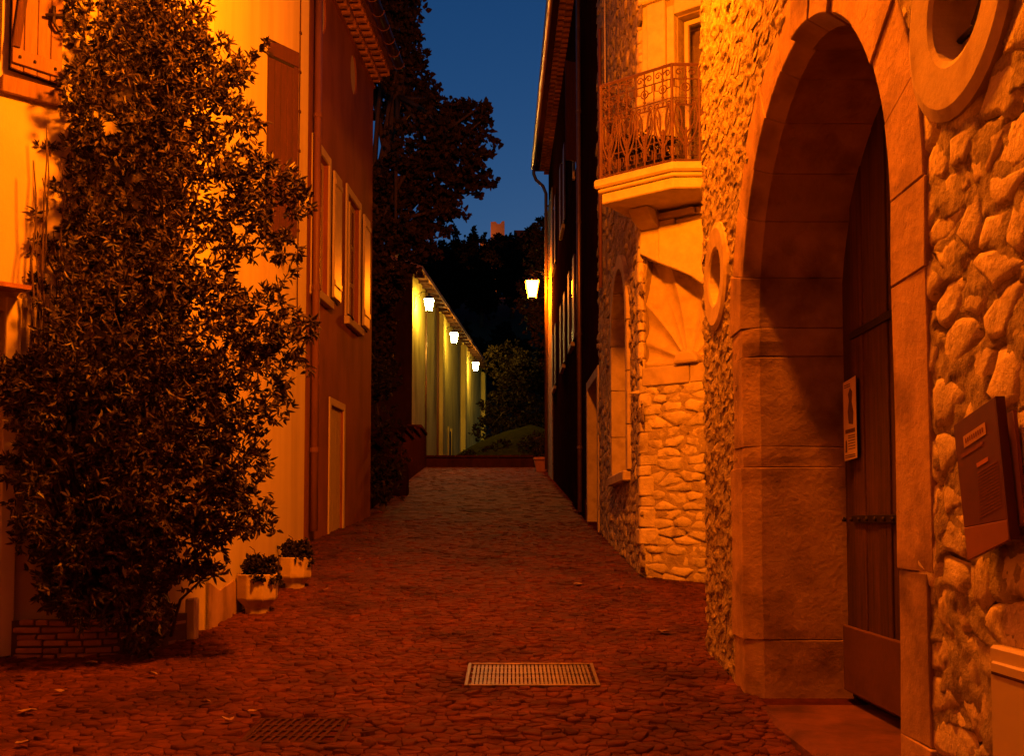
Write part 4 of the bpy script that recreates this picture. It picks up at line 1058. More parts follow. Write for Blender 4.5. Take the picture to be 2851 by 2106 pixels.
for row in range(7):
    z0 = .555 + row * .0475
    s_ = R.uniform(0, .1)
    while s_ < tot - .04:
        ln = R.choice((.11, .15, .19, .22)) * R.uniform(.85, 1.1); e_ = min(s_ + ln, tot)
        p0, t0 = along(s_ + .006); p1, t1 = along(e_ - .006)
        n0 = Vector((t0.y, -t0.x, 0)); n1 = Vector((t1.y, -t1.x, 0)); o = R.uniform(-.002, .012)
        h = .038 * R.uniform(.88, 1.06); zz = z0 + R.uniform(-.004, .004)
        f = lambda p, n, d, z: (p.x + n.x * d, p.y + n.y * d, z)
        part('brick', Mb().hexa([f(p0, n0, o, zz), f(p1, n1, o, zz + R.uniform(-.003, .003)), f(p1, n1, -.05, zz), f(p0, n0, -.05, zz), f(p0, n0, o, zz + h), f(p1, n1, o, zz + h + R.uniform(-.003, .003)), f(p1, n1, -.05, zz + h), f(p0, n0, -.05, zz + h)]), M['brick'], planter, bev=.006)
        s_ = e_
part('end_post', Mb().box(-2.485, -2.405, 7.60, 7.70, .5, .985), M['trim'], planter, bev=.012)

VINE = [ (-2.95,7.40,5.38,0.44),(-2.65,7.35,5.19,0.34),(-2.42,7.30,5.00,0.26),(-2.16,7.25,5.00,0.18),(-2.00,7.20,4.91,0.10),(-3.23,7.42,5.42,0.23),(-2.57,7.42,5.50,0.25),(-3.27,7.38,5.01,0.15),(-3.22,7.35,4.61,0.16),(-3.19,7.30,4.17,0.13),(-3.13,7.20,3.71,0.17),(-2.95,7.30,4.67,0.40),(-2.51,7.20,4.54,0.34),(-2.20,7.15,4.60,0.23),(-1.98,7.10,4.50,0.13),(-2.78,7.20,4.03,0.43),(-2.26,7.10,4.05,0.33),(-1.89,7.00,4.07,0.18),(-1.70,6.95,3.92,0.23),(-1.48,6.90,3.82,0.10),(-2.80,7.10,3.36,0.42),(-2.32,7.00,3.44,0.33),(-1.87,6.95,3.63,0.20),(-1.60,6.90,3.49,0.12),(-2.72,6.95,2.81,0.55),(-2.17,6.90,2.88,0.42),(-1.76,6.85,2.95,0.26),(-1.40,6.80,2.90,0.09),(-1.56,6.85,2.80,0.12),(-3.04,6.85,2.32,0.40),(-2.42,6.85,2.32,0.52),(-1.85,6.85,2.49,0.32),(-3.27,6.90,2.50,0.25),(-3.45,6.90,2.55,0.17),(-2.91,6.85,1.75,0.47),(-2.34,6.85,1.85,0.47),(-1.92,6.85,1.97,0.25),(-1.82,6.85,1.62,0.17),(-2.03,6.90,1.65,0.22),(-2.84,6.90,1.30,0.45),(-2.37,6.95,1.40,0.30),(-2.26,6.95,1.20,0.14),(-2.09,6.95,1.23,0.07),(-2.54,6.90,0.93,0.20),(-2.57,6.90,0.74,0.11),(-3.09,6.95,1.10,0.20),(-3.29,6.95,1.45,0.18),(-3.48,6.90,1.92,0.11),(-3.41,7.15,4.28,0.06),(-3.47,7.12,3.79,0.06),(-3.39,7.10,3.52,0.09),(-3.46,7.10,3.28,0.09),(-3.25,7.25,4.32,0.12),(-3.26,7.25,3.83,0.10),(-3.29,7.20,4.03,0.08) ]
R = random.Random(101)
shrub = thing('climbing_shrub', 'large evergreen climbing shrub with lance-shaped leaves covering the left house wall', 'shrub', (-2.85, 7.35, .8))
leaves = []
clump_leaves(None, VINE, 1750, 7, .066, .0215, R, .5, collect=leaves)
# sprays that stick out of the outline
for (sx, sy, sz, ex, ey, ez) in ((-2.1, 7.1, 4.6, -1.78, 6.95, 4.40), (-1.9, 7.0, 4.9, -1.72, 6.9, 4.98), (-1.75, 6.9, 4.0, -1.52, 6.8, 3.86), (-1.8, 6.9, 3.75, -1.66, 6.8, 3.52), (-1.6, 6.85, 3.1, -1.35, 6.75, 2.90), (-1.7, 6.85, 3.15, -1.50, 6.8, 3.30), (-1.7, 6.85, 1.75, -1.62, 6.8, 1.50),
                                 (-2.1, 6.9, 1.5, -1.95, 6.85, 1.25), (-1.5, 6.8, 2.7, -1.38, 6.75, 2.60), (-2.2, 6.95, 1.3, -2.03, 6.9, 1.22), (-2.0, 7.1, 4.3, -1.80, 7.0, 4.16)):
    a = Vector((sx, sy, sz)); c_ = Vector((ex, ey, ez)); n = 9
    for i in range(n):
        p = a.lerp(c_, i / (n - 1))
        for k in range(4):
            d = ((c_ - a).normalized() * .6 + rdir(R)).normalized()
            leaves.append(leaf_verts(p + rdir(R) * .02, d, rdir(R), .072 * R.uniform(.6, 1.15), .024 * R.uniform(.7, 1.2)))
leaves.sort(key=lambda v: sum(p.y for p in v) + R.uniform(0, 3.0))
for v in leaves[:290]:
    part('leaf', Mb().add(v, LF), M['laurel'], shrub)
mb = Mb()
for v in leaves[290:]: mb.add(v, LF)
part('foliage', mb, M['laurel'], shrub, kind='stuff')
for i in range(26):
    x = R.uniform(-3.36, -2.55) if i % 3 else R.uniform(-3.42, -3.15); y = 7.0 + (x + 3.57) / 1.14 - .12 - R.uniform(0, .15)
    pts = []; z = .8; px, py = R.uniform(-3.1, -2.7), 7.35
    n = 14; zt = R.uniform(3.2, 6.2) if x > -3.12 else R.uniform(3.0, 4.45)
    for k in range(n + 1):
        t = k / n
        pts.append((lerp(px, x, min(1, t * 2.2)) + R.uniform(-.025, .025), lerp(py, y, min(1, t * 2.2)) + R.uniform(-.02, .02), lerp(.75, zt, t)))
    part('stem', Mb().tube(pts, [lerp(.018, .004, k / n) for k in range(n + 1)], 6), M['stem'], shrub, smooth=True)
for cx, cy, cz, r in VINE[::2]:
    a = Vector((max(min(cx, -2.5), -3.3), 7.35, cz - .5)); c_ = Vector((cx, cy, cz)); m_ = a.lerp(c_, .5) + rdir(R) * .08
    part('branch', Mb().tube([a, m_, c_, c_ + (c_ - m_).normalized() * r * .7], [.014, .010, .007, .004], 5), M['stem'], shrub, smooth=True)

# ================================================================== STONE POTS BY THE YELLOW WALL
def stone_pot(x, y, s_, rot, label, plabel, seed):
    z = G(y) + .0
    t = thing('stone_pot', label, 'flower pot', (x, y, z), 'stone pots along the yellow wall')
    c8 = math.pi / 8 + rot
    body = part('body', Mb().lathe((x, y, z), [(.105 * s_, -.01), (.11 * s_, .05 * s_), (.18 * s_, .125 * s_), (.185 * s_, .34 * s_), (.155 * s_, .34 * s_), (.15 * s_, .27 * s_)], 8, rot=c8), M['pot'], t, bev=.008)
    part('soil', Mb().lathe((x, y, z), [(.15 * s_, .25 * s_), (.15 * s_, .29 * s_)], 8, rot=c8), M['soil'], t)
    p = thing('pot_plant', plabel, 'plant', (x, y, z + .28 * s_), 'low plants in the stone pots')
    R = random.Random(seed); mb = Mb()
    lob = [(x + R.uniform(-.10, .10) * s_, y + R.uniform(-.08, .08), z + .36 * s_ + R.uniform(0, .07), .085 * s_) for _ in range(7)]
    lob += [(x + .15 * s_, y - .06, z + .31 * s_, .06 * s_), (x + .05, y - .15 * s_, z + .33 * s_, .055 * s_), (x - .03, y, z + .47 * s_, .035)]
    clump_leaves(mb, lob, 5200, 3, .045, .036, R, .3)
    part('foliage', mb, M['potleaf'], p, kind='stuff')
    part('flower_stalk', Mb().tube([(x + .02, y, z + .36 * s_), (x - .03, y - .01, z + .55 * s_), (x - .07, y - .02, z + .58 * s_)], .004, 5), M['stem'], p)
    part('flower_stalk', Mb().tube([(x + .04, y, z + .36 * s_), (x + .06, y - .01, z + .52 * s_)], .004, 5), M['stem'], p)
stone_pot(-2.235, 8.78, 1.0, .1, 'weathered octagonal stone pot, the nearer one against the yellow wall', 'low dark leafy plant in the nearer stone pot', 61)
stone_pot(-2.215, 10.2, .93, .35, 'octagonal stone pot, the farther one beside the downpipe', 'low dark leafy plant in the farther stone pot', 62)

# ================================================================== GRATES, COVERS, LITTER
x0, x1, y0, y1 = GR1
def gz(y, d): return G(y) + d
gr = thing('drain_grate', 'large bright steel bar grate in the middle of the cobbles', 'grate', ((x0 + x1) / 2, (y0 + y1) / 2, gz(6.47, 0)))
def yb(mb, xa, xb, ya, yb_, d0, d1):
    return mb.hexa([(xa, ya, gz(ya, d0)), (xb, ya, gz(ya, d0)), (xb, yb_, gz(yb_, d0)), (xa, yb_, gz(yb_, d0)), (xa, ya, gz(ya, d1)), (xb, ya, gz(ya, d1)), (xb, yb_, gz(yb_, d1)), (xa, yb_, gz(yb_, d1))])
part('pit_shade', yb(Mb(), x0, x1, y0, y1, -.018, -.014), M['void'], gr)  # flat black sheet standing in for the shade of the drain shaft
for a, c_, d, e_ in ((x0 - .025, x0, y0 - .02, y1 + .02), (x1, x1 + .025, y0 - .02, y1 + .02), (x0, x1, y0 - .02, y0), (x0, x1, y1, y1 + .02)):
    part('frame', yb(Mb(), a, c_, d, e_, -.02, .018), M['steel'], gr, bev=.003)
nb = 30
for i in range(nb):
    xa = lerp(x0 + .012, x1 - .012, (i + .16) / nb); xb = lerp(x0 + .012, x1 - .012, (i + .80) / nb)
    for j in range(2):
        ya = lerp(y0, y1, j / 2) + .006; ye = lerp(y0, y1, (j + 1) / 2) - .006
        part('bar', yb(Mb(), xa, xb, ya, ye, -.013, .012), M['steel'], gr)
for j in range(4):
    yy = lerp(y0, y1, (j + .5) / 4)
    part('cross_bar', yb(Mb(), x0, x1, yy - .006, yy + .006, -.012, .006), M['steel'], gr)
x0, x1, y0, y1 = GR2
gr = thing('gully_grate', 'small dark cast-iron grate with slanted slots in the foreground', 'grate', ((x0 + x1) / 2, (y0 + y1) / 2, gz(5.3, 0)))
part('pit_shade', yb(Mb(), x0, x1, y0, y1, -.018, -.013), M['void'], gr)  # black sheet painted as the shaded depth below the bars
for a, c_, d, e_ in ((x0 - .02, x0, y0 - .02, y1 + .02), (x1, x1 + .02, y0 - .02, y1 + .02), (x0, x1, y0 - .02, y0), (x0, x1, y1, y1 + .02)):
    part('frame', yb(Mb(), a, c_, d, e_, -.02, .006), M['castiron'], gr, bev=.004)
for i in range(12):
    xa = lerp(x0 - .05, x1, i / 12); w_ = .017; sl = .055
    xs = [xa, xa + w_, xa + w_ + sl, xa + sl]
    if xs[2] > x1 + .02: break
    cl = lambda v: max(x0, min(x1, v))
    part('bar', Mb().hexa([(cl(xs[0]), y0, gz(y0, -.012)), (cl(xs[1]), y0, gz(y0, -.012)), (cl(xs[2]), y1, gz(y1, -.012)), (cl(xs[3]), y1, gz(y1, -.012)), (cl(xs[0]), y0, gz(y0, .004)), (cl(xs[1]), y0, gz(y0, .004)), (cl(xs[2]), y1, gz(y1, .004)), (cl(xs[3]), y1, gz(y1, .004))]), M['castiron'], gr)
for j in range(1, 4):
    yy = lerp(y0, y1, j / 4)
    part('cross_bar', yb(Mb(), x0, x1, yy - .011, yy + .011, -.012, .002), M['castiron'], gr)
for (x, y, lab) in ((-.62, 20.1, 'round iron manhole cover halfway up the street'), (-2.55, 34.2, 'round iron manhole cover near the top of the street, at the left')):
    mc = thing('manhole_cover', lab, 'manhole cover', (x, y, G(y)))
    n = 24
    def ringv(r, d): return [(x + r * math.cos(2 * math.pi * i / n), y + r * math.sin(2 * math.pi * i / n), gz(y + r * math.sin(2 * math.pi * i / n), d)) for i in range(n)]
    part('lid', Mb().add(ringv(.27, -.02) + ringv(.27, .002), [tuple(range(n, 2 * n))] + [(i, (i + 1) % n, n + (i + 1) % n, n + i) for i in range(n)]), M['castiron'], mc)
    part('rim', Mb().add(ringv(.32, -.02) + ringv(.32, .010) + ringv(.275, .010) + ringv(.275, -.01), [(r * n + i, r * n + (i + 1) % n, (r + 1) * n + (i + 1) % n, (r + 1) * n + i) for r in range(3) for i in range(n)]), M['castiron'], mc)
R = random.Random(71)
LIT = [(-2.29, 6.41, 'left of the bright grate'), (-1.75, 5.75, 'large, behind the dark grate'), (-1.42, 5.56, 'touching the far corner of the dark grate'), (-2.68, 5.98, 'between the planter and the frame edge'), (-2.67, 5.56, 'near the left frame edge'), (-3.10, 6.34, 'at the left frame edge by the planter'), (-2.42, 4.99, 'in the bottom left corner'), (-1.52, 5.40, 'left of the dark grate'), (-1.87, 9.93, 'in front of the farther stone pot'), (-1.92, 12.4, 'before the ochre house door'), (1.19, 7.79, 'at the end of the stone house wall'), (.68, 10.28, 'before the lit pier'), (-2.83, 6.73, 'close to the brick planter')]
for x, y, w_ in LIT:
    s_ = R.uniform(.028, .05); a0 = R.uniform(0, 6.28)
    pts = []
    for k in range(7):
        a = a0 + 2 * math.pi * k / 7; r = s_ * R.uniform(.6, 1.1)
        pts.append((x + r * 1.3 * math.cos(a), y + r * .8 * math.sin(a), G(y) + .030 + R.uniform(-.006, .016)))
    pts.append((x, y, G(y) + .024))
    solo('fallen_leaf', Mb().add(pts, [(k, (k + 1) % 7, 7) for k in range(7)]), M['litter'], 'dry fallen leaf on the cobbles, ' + w_, 'leaf', (x, y, G(y)), 'fallen leaves on the cobbles')

# ================================================================== LANTERNS
def lantern(pos, wall, mat, label, group, size=1.0, name='wall_lantern'):
    """pos = middle of the glass, wall = point on the wall where the arm is fixed"""
    x, y, z = pos; t = thing(name, label, 'street lamp', (x, y, z - .3 * size), group)
    a, b_, h = .205 * size, .125 * size, .25 * size
    top = [(x - a, y - a, z + h), (x + a, y - a, z + h), (x + a, y + a, z + h), (x - a, y + a, z + h)]
    bot = [(x - b_, y - b_, z - h), (x + b_, y - b_, z - h), (x + b_, y + b_, z - h), (x - b_, y + b_, z - h)]
    for i in range(4):
        j = (i + 1) % 4
        part('pane', Mb().add([bot[i], bot[j], top[j], top[i]], [(0, 1, 2, 3)]), mat, t)
        part('frame_bar', Mb().tube([bot[i], top[i]], .012 * size, 4), M['ironblack'], t)
    part('cap', Mb().lathe((x, y, z + h), [(.32 * size, 0), (.30 * size, .03 * size), (.12 * size, .16 * size), (.07 * size, .18 * size), (.07 * size, .24 * size), (.015 * size, .30 * size)], 4, rot=math.pi / 4), M['ironblack'], t)
    part('base', Mb().lathe((x, y, z - h), [(.02 * size, -.12 * size), (.045 * size, -.07 * size), (.03 * size, -.045 * size), (.17 * size, -.01 * size), (.17 * size, 0)], 4, rot=math.pi / 4), M['ironblack'], t)
    w = Vector(wall); p = Vector((x, y, z + h + .26 * size)); m_ = p.lerp(w, .5) + Vector((0, 0, .16 * size))
    part('bracket', Mb().tube([p, p.lerp(m_, .5) + Vector((0, 0, .05)), m_, m_.lerp(w, .6), w], .018 * size, 6), M['ironblack'], t, smooth=True)
    q = w + Vector((0, 0, -.45 * size))
    part('bracket_stay', Mb().tube([q, q.lerp(m_, .35) + Vector((0, 0, -.03)), m_], .012 * size, 6), M['ironblack'], t, smooth=True)
    part('wall_plate', Mb().tube([q + Vector((0, 0, -.1)), w + Vector((0, 0, .1))], .03 * size, 4), M['ironblack'], t)
    return t
lantern((.30, 5.25, 6.70), (1.40, 5.25, 7.17), M['lamp1'], 'iron wall lantern above the near part of the street, over the arched house', 'orange wall lanterns', 1.0)
lantern((.64, 31, 8.93), (1.215, 31.0, 9.25), M['lamp2'], 'glowing orange wall lantern up the street on the dark tall house', 'orange wall lanterns', 1.0)
wx = lambda y: -4.4 + .083 * (y - 44)
for y, lab in ((44.4, 'nearest of the three pale yellow lanterns on the long far building'), (52.4, 'middle of the three pale yellow lanterns on the long far building'), (62, 'farthest of the three pale yellow lanterns on the long far building')):
    lantern((wx(y) + .62, y, 11.42), (wx(y) + .0, y - .2, 11.75), M['lampw'], lab, 'pale lanterns on the far building')

# ================================================================== FAR BUILDING WITH THE PALE LANTERNS
FW = Frame((-4.4, 44), (.083, 1)).facing((1, 0))
hall = thing('long_far_building', 'long plastered building at the top of the street lit by pale lanterns', 'building', (-6, 56, 4.3))
part('wall', Mb().fbox(FW, -.2, 27.1, 4.0, 12.75, -5, 0), M['farwall'], hall)
part('shaded_end_wall', Mb().fbox(FW, -.30, -.205, 4.0, 12.75, -5, -.01), M['dark_render'], hall)  # dark colour laid over the pale end of the building to stand for shade
for u in (7.15, 16.1):
    part('buttress', Mb().fbox(FW, u - .3, u + .45, 4.0, 12.4, -.1, .30), M['farwall'], hall, bev=.03)
part('buttress', Mb().fbox(FW, 26.6, 27.15, 4.0, 12.4, -.1, .30), M['farwall'], hall, bev=.03)
part('roof', Mb().hexa([FW.pt(-.5, 12.78, .5), FW.pt(27.4, 12.78, .5), FW.pt(27.4, 14.8, -5), FW.pt(-.5, 14.8, -5), FW.pt(-.5, 12.95, .5), FW.pt(27.4, 12.95, .5), FW.pt(27.4, 15, -5), FW.pt(-.5, 15, -5)]), M['tile'], hall)
part('chimney', Mb().fbox(FW, 1.0, 1.9, 13.2, 14.3, -1.6, -.9), M['farwall'], hall)
for u in range(0, 27, 1):
    part('rafter_end', Mb().fbox(FW, u + .2, u + .32, 12.62, 12.76, -.02, .45), M['door_wood'], hall)
part('downpipe', Mb().tube([FW.pt(2.9, 12.6, .08), FW.pt(2.9, 4.2, .08)], .05, 6), M['zinc'], hall, smooth=True)
part('downpipe', Mb().tube([FW.pt(6.5, 12.6, .08), FW.pt(6.5, 4.2, .08)], .05, 6), M['dull_pipe'], hall, smooth=True)
dw = part('doorway', Mb().fbox(FW, 10.6, 11.6, 4.2, 6.7, -.02, .03), M['void'], hall)
part('door_surround', Mb().fbox(FW, 10.45, 10.6, 4.2, 6.9, -.02, .08), M['farwall'], dw)
part('door_surround', Mb().fbox(FW, 11.6, 11.75, 4.2, 6.9, -.02, .08), M['farwall'], dw)

# ================================================================== TOP OF THE STREET: LOW WALL, GARDEN WALL, PLANTER, LAWN
lw = thing('low_wall', 'low dark stone wall closing the top of the street', 'wall', (-1.5, 37.4, 3.6))
part('wall', Mb().box(-5.2, 3.4, 37.05, 37.5, 3.4, 4.02), M['dark_render'], lw)
for i in range(11):
    part('coping_stone', Mb().box(-5.25 + i * .79, -5.25 + i * .79 + .775, 37.0, 37.55, 4.022, 4.12), M['dark_render'], lw, bev=.02)
gw = thing('garden_wall', 'dark garden wall along the left of the upper street beyond the ochre house', 'wall', (-2.9, 28, 2.6))
FGW = Frame((-2.86, 19.1), (-.02, 1)).facing((1, 0))
n = 6
for i in range(n):
    a = i * 3.0; zb = G(19.1 + a) - .2
    part('wall_length', Mb().fbox(FGW, a, a + 2.99, zb, zb + 1.7, -.4, 0), M['dark_render'], gw)
    part('coping', Mb().fbox(FGW, a - .02, a + 2.97, zb + 1.702, zb + 1.82, -.45, .06), M['dark_render'], gw, bev=.02)
part('pier', Mb().fbox(FGW, 4.6, 5.2, 1.9, 3.0, 0.002, .45), M['dark_render'], gw, bev=.03)
R = random.Random(83)
def bush(name, label, cat, lobes, mat, base, ln, wd, dens, per=3, group=None):
    t = thing(name, label, cat, base, group); mb = Mb()
    clump_leaves(mb, lobes, dens, per, ln, wd, R, .35)
    part('foliage', mb, mat, t, kind='stuff')
    c0 = lobes[0]
    part('stem', Mb().tube([base, (lerp(base[0], c0[0], .5) + .05, base[1], lerp(base[2], c0[2], .5)), c0[:3]], [.06, .05, .02], 6), M['bark'], t)
    return t
bush('dark_shrub', 'dark shrub against the garden wall just past the ochre house', 'shrub', [(-2.55, 19.7, 2.4, .42), (-2.6, 20.3, 2.9, .5), (-2.75, 20.0, 3.7, .5), (-2.7, 20.8, 2.5, .45), (-2.9, 20.2, 4.6, .5)], M['potleaf'], (-2.6, 20.0, 1.8), .11, .06, 260, 4)
bush('dark_shrub', 'dark shrub spilling over the garden wall farther up the street', 'shrub', [(-3.5, 24.5, 5.2, .7), (-3.8, 26, 5.6, .8), (-4.2, 28, 6.0, .9), (-3.3, 23.2, 5.0, .6)], M['potleaf'], (-3.2, 25, 2.5), .14, .08, 190, 4)
tp = thing('terracotta_planter', 'square terracotta planter at the top of the street on the right', 'flower pot', (1.0, 34.0, G(34)))
part('body', Mb().lathe((1.0, 34.0, G(34) - .02), [(.24, 0), (.34, .42), (.37, .42), (.37, .5), (.30, .5), (.28, .4)], 4, rot=math.pi / 4), M['terracotta'], tp, bev=.01)
part('soil', Mb().lathe((1.0, 34.0, G(34)), [(.3, .36), (.3, .42)], 4, rot=math.pi / 4), M['soil'], tp)
bush('planter_bush', 'dark bush growing in the terracotta planter', 'plant', [(1.0, 34.0, G(34) + .75, .30), (1.05, 34.0, G(34) + 1.1, .25), (.9, 34.0, G(34) + .6, .22)], M['potleaf'], (1.0, 34.0, G(34) + .40), .09, .05, 700, 3)
# lawn
vs = []; fs = []; nn = 24; mm = 7
for j in range(mm + 1):
    r = j / mm
    for i in range(nn):
        a = 2 * math.pi * i / nn
        vs.append((.9 + 4.6 * r * math.cos(a), 49 + 7.5 * r * math.sin(a), 4.2 + 2.0 * (1 - r * r) * (1 + .1 * math.sin(3 * a))))
for j in range(mm):
    for i in range(nn): fs.append((j * nn + i, (j + 1) * nn + i, (j + 1) * nn + (i + 1) % nn, j * nn + (i + 1) % nn))
o = part('grass_mound', Mb().add(vs, fs), M['grass'], None, smooth=True); o['kind'] = 'structure'
bush('garden_bush', 'green bush in front of the lit lawn', 'shrub', [(-.4, 43.6, 4.75, .55), (-.9, 43.8, 4.6, .45), (-1.3, 44, 4.5, .4), (-2.0, 44, 4.5, .4)], M['farleaf'], (-.6, 43.7, 4.2), .12, .07, 420, 4)
bush('garden_bush', 'dark round bush at the right of the lit lawn', 'shrub', [(.75, 42.5, 4.8, .55), (1.1, 42.5, 5.0, .5)], M['potleaf'], (.8, 42.5, 4.2), .12, .07, 420, 4)

# ================================================================== TREES
def tree(name, label, base, lobes, mat, ln, wd, dens, per, trunk=.18, group=None, limbs=True):
    t = thing(name, label, 'tree', base, group); b_ = Vector(base)
    cx = sum(l[0] for l in lobes) / len(lobes); cy = sum(l[1] for l in lobes) / len(lobes)
    zmin = min(l[2] for l in lobes); zmax = max(l[2] for l in lobes)
    fork = Vector((lerp(b_.x, cx, .35), lerp(b_.y, cy, .35), lerp(b_.z, zmax, .38)))
    topv = Vector((cx, cy, zmax - .2))
    mid_ = b_.lerp(fork, .5) + Vector((trunk * .4, 0, 0))
    part('trunk', Mb().tube([b_ - Vector((0, 0, .2)), mid_, fork, fork.lerp(topv, .55), topv], [trunk * 1.25, trunk, trunk * .8, trunk * .45, trunk * .12], 8), M['bark'], t, smooth=True)
    if limbs:
        for l in lobes:
            e_ = Vector(l[:3]); a = fork.lerp(topv, R.uniform(.0, .6)); m_ = a.lerp(e_, .5) + Vector((0, 0, .12 * (e_ - a).length))
            part('limb', Mb().tube([a, m_, e_], [trunk * .3, trunk * .2, trunk * .06], 5), M['bark'], t, smooth=True)
    mb = Mb(); clump_leaves(mb, lobes, dens, per, ln, wd, R, .3)
    part('crown', mb, mat, t, kind='stuff')
    return t
TREE = [ (-0.36,24.09,10.01,0.09),(-0.47,24.07,9.89,0.12),(-0.53,21.94,10.75,0.17),(-0.65,22.00,11.03,0.13),(-2.16,23.81,12.97,0.19),(-1.13,23.57,8.95,0.10),(-1.84,23.41,8.01,0.14),(-2.72,22.54,13.91,0.65),(-2.37,23.25,13.33,0.21),(-1.66,23.26,8.53,0.17),(-0.81,23.19,9.37,0.13),(-2.84,22.18,13.20,0.80),(-3.25,22.83,12.59,0.99),(-2.57,22.74,12.81,0.49),(-2.39,23.54,12.40,0.42),(-2.81,24.19,12.06,0.79),(-2.09,24.08,11.92,0.52),(-1.66,23.11,11.16,0.58),(-1.06,22.87,10.97,0.54),(-0.79,22.44,10.29,0.49),(-1.98,21.89,10.07,0.79),(-1.25,21.87,9.82,0.63),(-2.70,22.92,9.53,0.66),(-1.79,22.56,9.49,0.73),(-0.96,22.71,9.63,0.37),(-0.66,23.94,9.98,0.22),(-2.58,23.06,8.81,0.92),(-1.83,23.15,8.92,0.50),(-1.36,22.37,8.80,0.28),(-2.60,21.86,7.70,0.71),(-2.11,22.58,7.99,0.33),(-3.16,22.13,7.04,0.68),(-2.90,23.02,7.09,0.46),(-3.28,24.20,15.18,1.14),(-3.70,23.42,15.46,1.01),(-3.67,22.24,13.15,0.96),(-3.65,23.94,9.09,0.78),(-3.41,23.71,6.03,0.60),(-3.23,23.56,6.53,0.47) ]
tree('plane_tree', 'large dark broad-leaved tree overhanging the street behind the ochre house', (-4.4, 23.4, 2.0), TREE, M['planeleaf'], .14, .11, 430, 4, .28)
tree('garden_tree', 'leafy tree beyond the far building, faintly lit from below', (.6, 55, 4.5), [(.1, 53, 8.8, 1.1), (-.8, 54, 7.8, 1.0), (.9, 53.5, 7.6, 1.0), (.6, 54, 9.8, 1.2), (-.4, 55, 10.6, 1.2), (1.4, 55, 9.2, 1.1), (-1.3, 53.5, 6.6, .8), (.3, 53, 6.6, .8), (1.6, 53.5, 6.8, .8)], M['farleaf'], .22, .14, 150, 4, .2)
tree('garden_tree', 'dark tree behind the orange lantern', (2.2, 42, 4.3), [(1.5, 40, 9.5, 1.0), (1.2, 41, 11, 1.1), (1.8, 42, 12.6, 1.2), (2.2, 41, 8.3, 1.0), (2.4, 41, 14.0, 1.1), (1.3, 41.5, 13.4, .8)], M['farleaf'], .2, .13, 190, 4, .2)

# ================================================================== HILL WITH TREES AND THE CASTLE RUIN
def hz(x, y):
    t = max(0, min(1, (y - 84) / 66)); z = 3.5 + 32 * (t * t * (3 - 2 * t))
    t = max(0, min(1, (y - 150) / 95)); z += 35 * t
    if y > 262: z -= (y - 262) * .25
    k = math.exp(-max(0, abs(x - 6) - 14) ** 2 / (2 * (35 + .15 * y) ** 2))
    return 3.5 + (z - 3.5) * k + (.8 * math.sin(x * .21 + y * .05) + .6 * math.sin(y * .13)) * t
sheet('hill', [-160 + i * 8 for i in range(42)], [80 + i * 6 for i in range(50)], hz, M['ground'])
HT = [(-13.2, 150, 6.5, 0), (-11.6, 149, 8.1, 1), (-10.2, 151, 9.7, 0), (-8.7, 150, 12.3, 2), (-7.3, 149, 10.9, 1), (-5.9, 151, 11.9, 2), (-4.3, 150, 11.1, 2), (-2.7, 149, 10.5, 0), (-1.0, 150, 10.9, 1), (.9, 151, 10.8, 0), (2.8, 150, 11.0, 1), (4.6, 149, 12.1, 0), (6.4, 150, 14.1, 0), (8.4, 151, 13.1, 1), (-12, 132, 9.0, 0), (-8, 130, 10.0, 1), (-4, 128, 10.0, 0), (0, 131, 10.0, 1), (4, 129, 11.0, 0), (-10, 112, 9.0, 1), (-5, 110, 10.0, 0), (0, 112, 9.0, 1), (5, 110, 10.0, 0)]
HK = ['rounded dark tree', 'bushy dark tree', 'pointed dark cypress']
HW = ['at the left end of the skyline', 'second from the left on the skyline', 'third from the left on the skyline', 'tallest left of the castle', 'beside the tallest cypress', 'left below the castle tower', 'right below the castle tower', 'right of the castle tower', 'under the castle keep', 'under the flat ruin', 'right of the flat ruin', 'near the dark house gutter', 'behind the dark house gutter pipe', 'hidden half by the dark house', 'on the middle slope, far left', 'on the middle slope, left', 'on the middle slope, centre left', 'on the middle slope, centre', 'on the middle slope, right', 'low on the slope, left', 'low on the slope, centre left', 'low on the slope, centre', 'low on the slope, right']
for (x, y, h, k), w_ in zip(HT, HW):
    zb = hz(x, y) - .3
    if k == 2: lob = [(x + R.uniform(-.15, .15), y + R.uniform(-.3, .3), zb + h * f, h * rr) for f, rr in ((.25, .10), (.42, .10), (.58, .085), (.74, .06), (.87, .04), (.96, .02))]
    else: lob = [(x + R.uniform(-1, 1) * h * .13, y + R.uniform(-1, 1), zb + h * f, h * rr * R.uniform(.85, 1.15)) for f, rr in ((.35, .18), (.45, .19), (.55, .18), (.66, .16), (.78, .13), (.90, .075), (.6, .17), (.5, .17))]
    tree('hill_tree', HK[k] + ' on the hill ' + w_, (x, y, zb), lob, M['pineleaf'], .55, .38, 46 if k < 2 else 90, 4, .25, 'trees on the castle hill', limbs=False)
cas = thing('castle_ruin', 'ruined castle on the hilltop, its tower glowing orange', 'castle', (-2, 250, 70))
def ragged(x0_, x1_, y0_, y1_, z0_, z1_, k, mat, nm, seed):
    R = random.Random(seed); pts = [(x0_, z0_), (x1_, z0_)]
    for i in range(k + 1): pts.append((lerp(x1_, x0_, i / k), z1_ + R.uniform(-.5, .35)))
    F = Frame((0, y0_), (1, 0)).facing((0, -1)); part(nm, Mb().prism(F, pts, -(y1_ - y0_), 0), mat, cas)
ragged(-5.4, -1.9, 249, 252.5, 66, 78.2, 6, M['castle'], 'tower', 2)
ragged(-8.2, -5.42, 250, 251, 66, 73.6, 5, M['castle'], 'curtain_wall', 3)
ragged(-1.88, 1.2, 251, 252, 66, 74.6, 5, M['castle'], 'curtain_wall', 4)
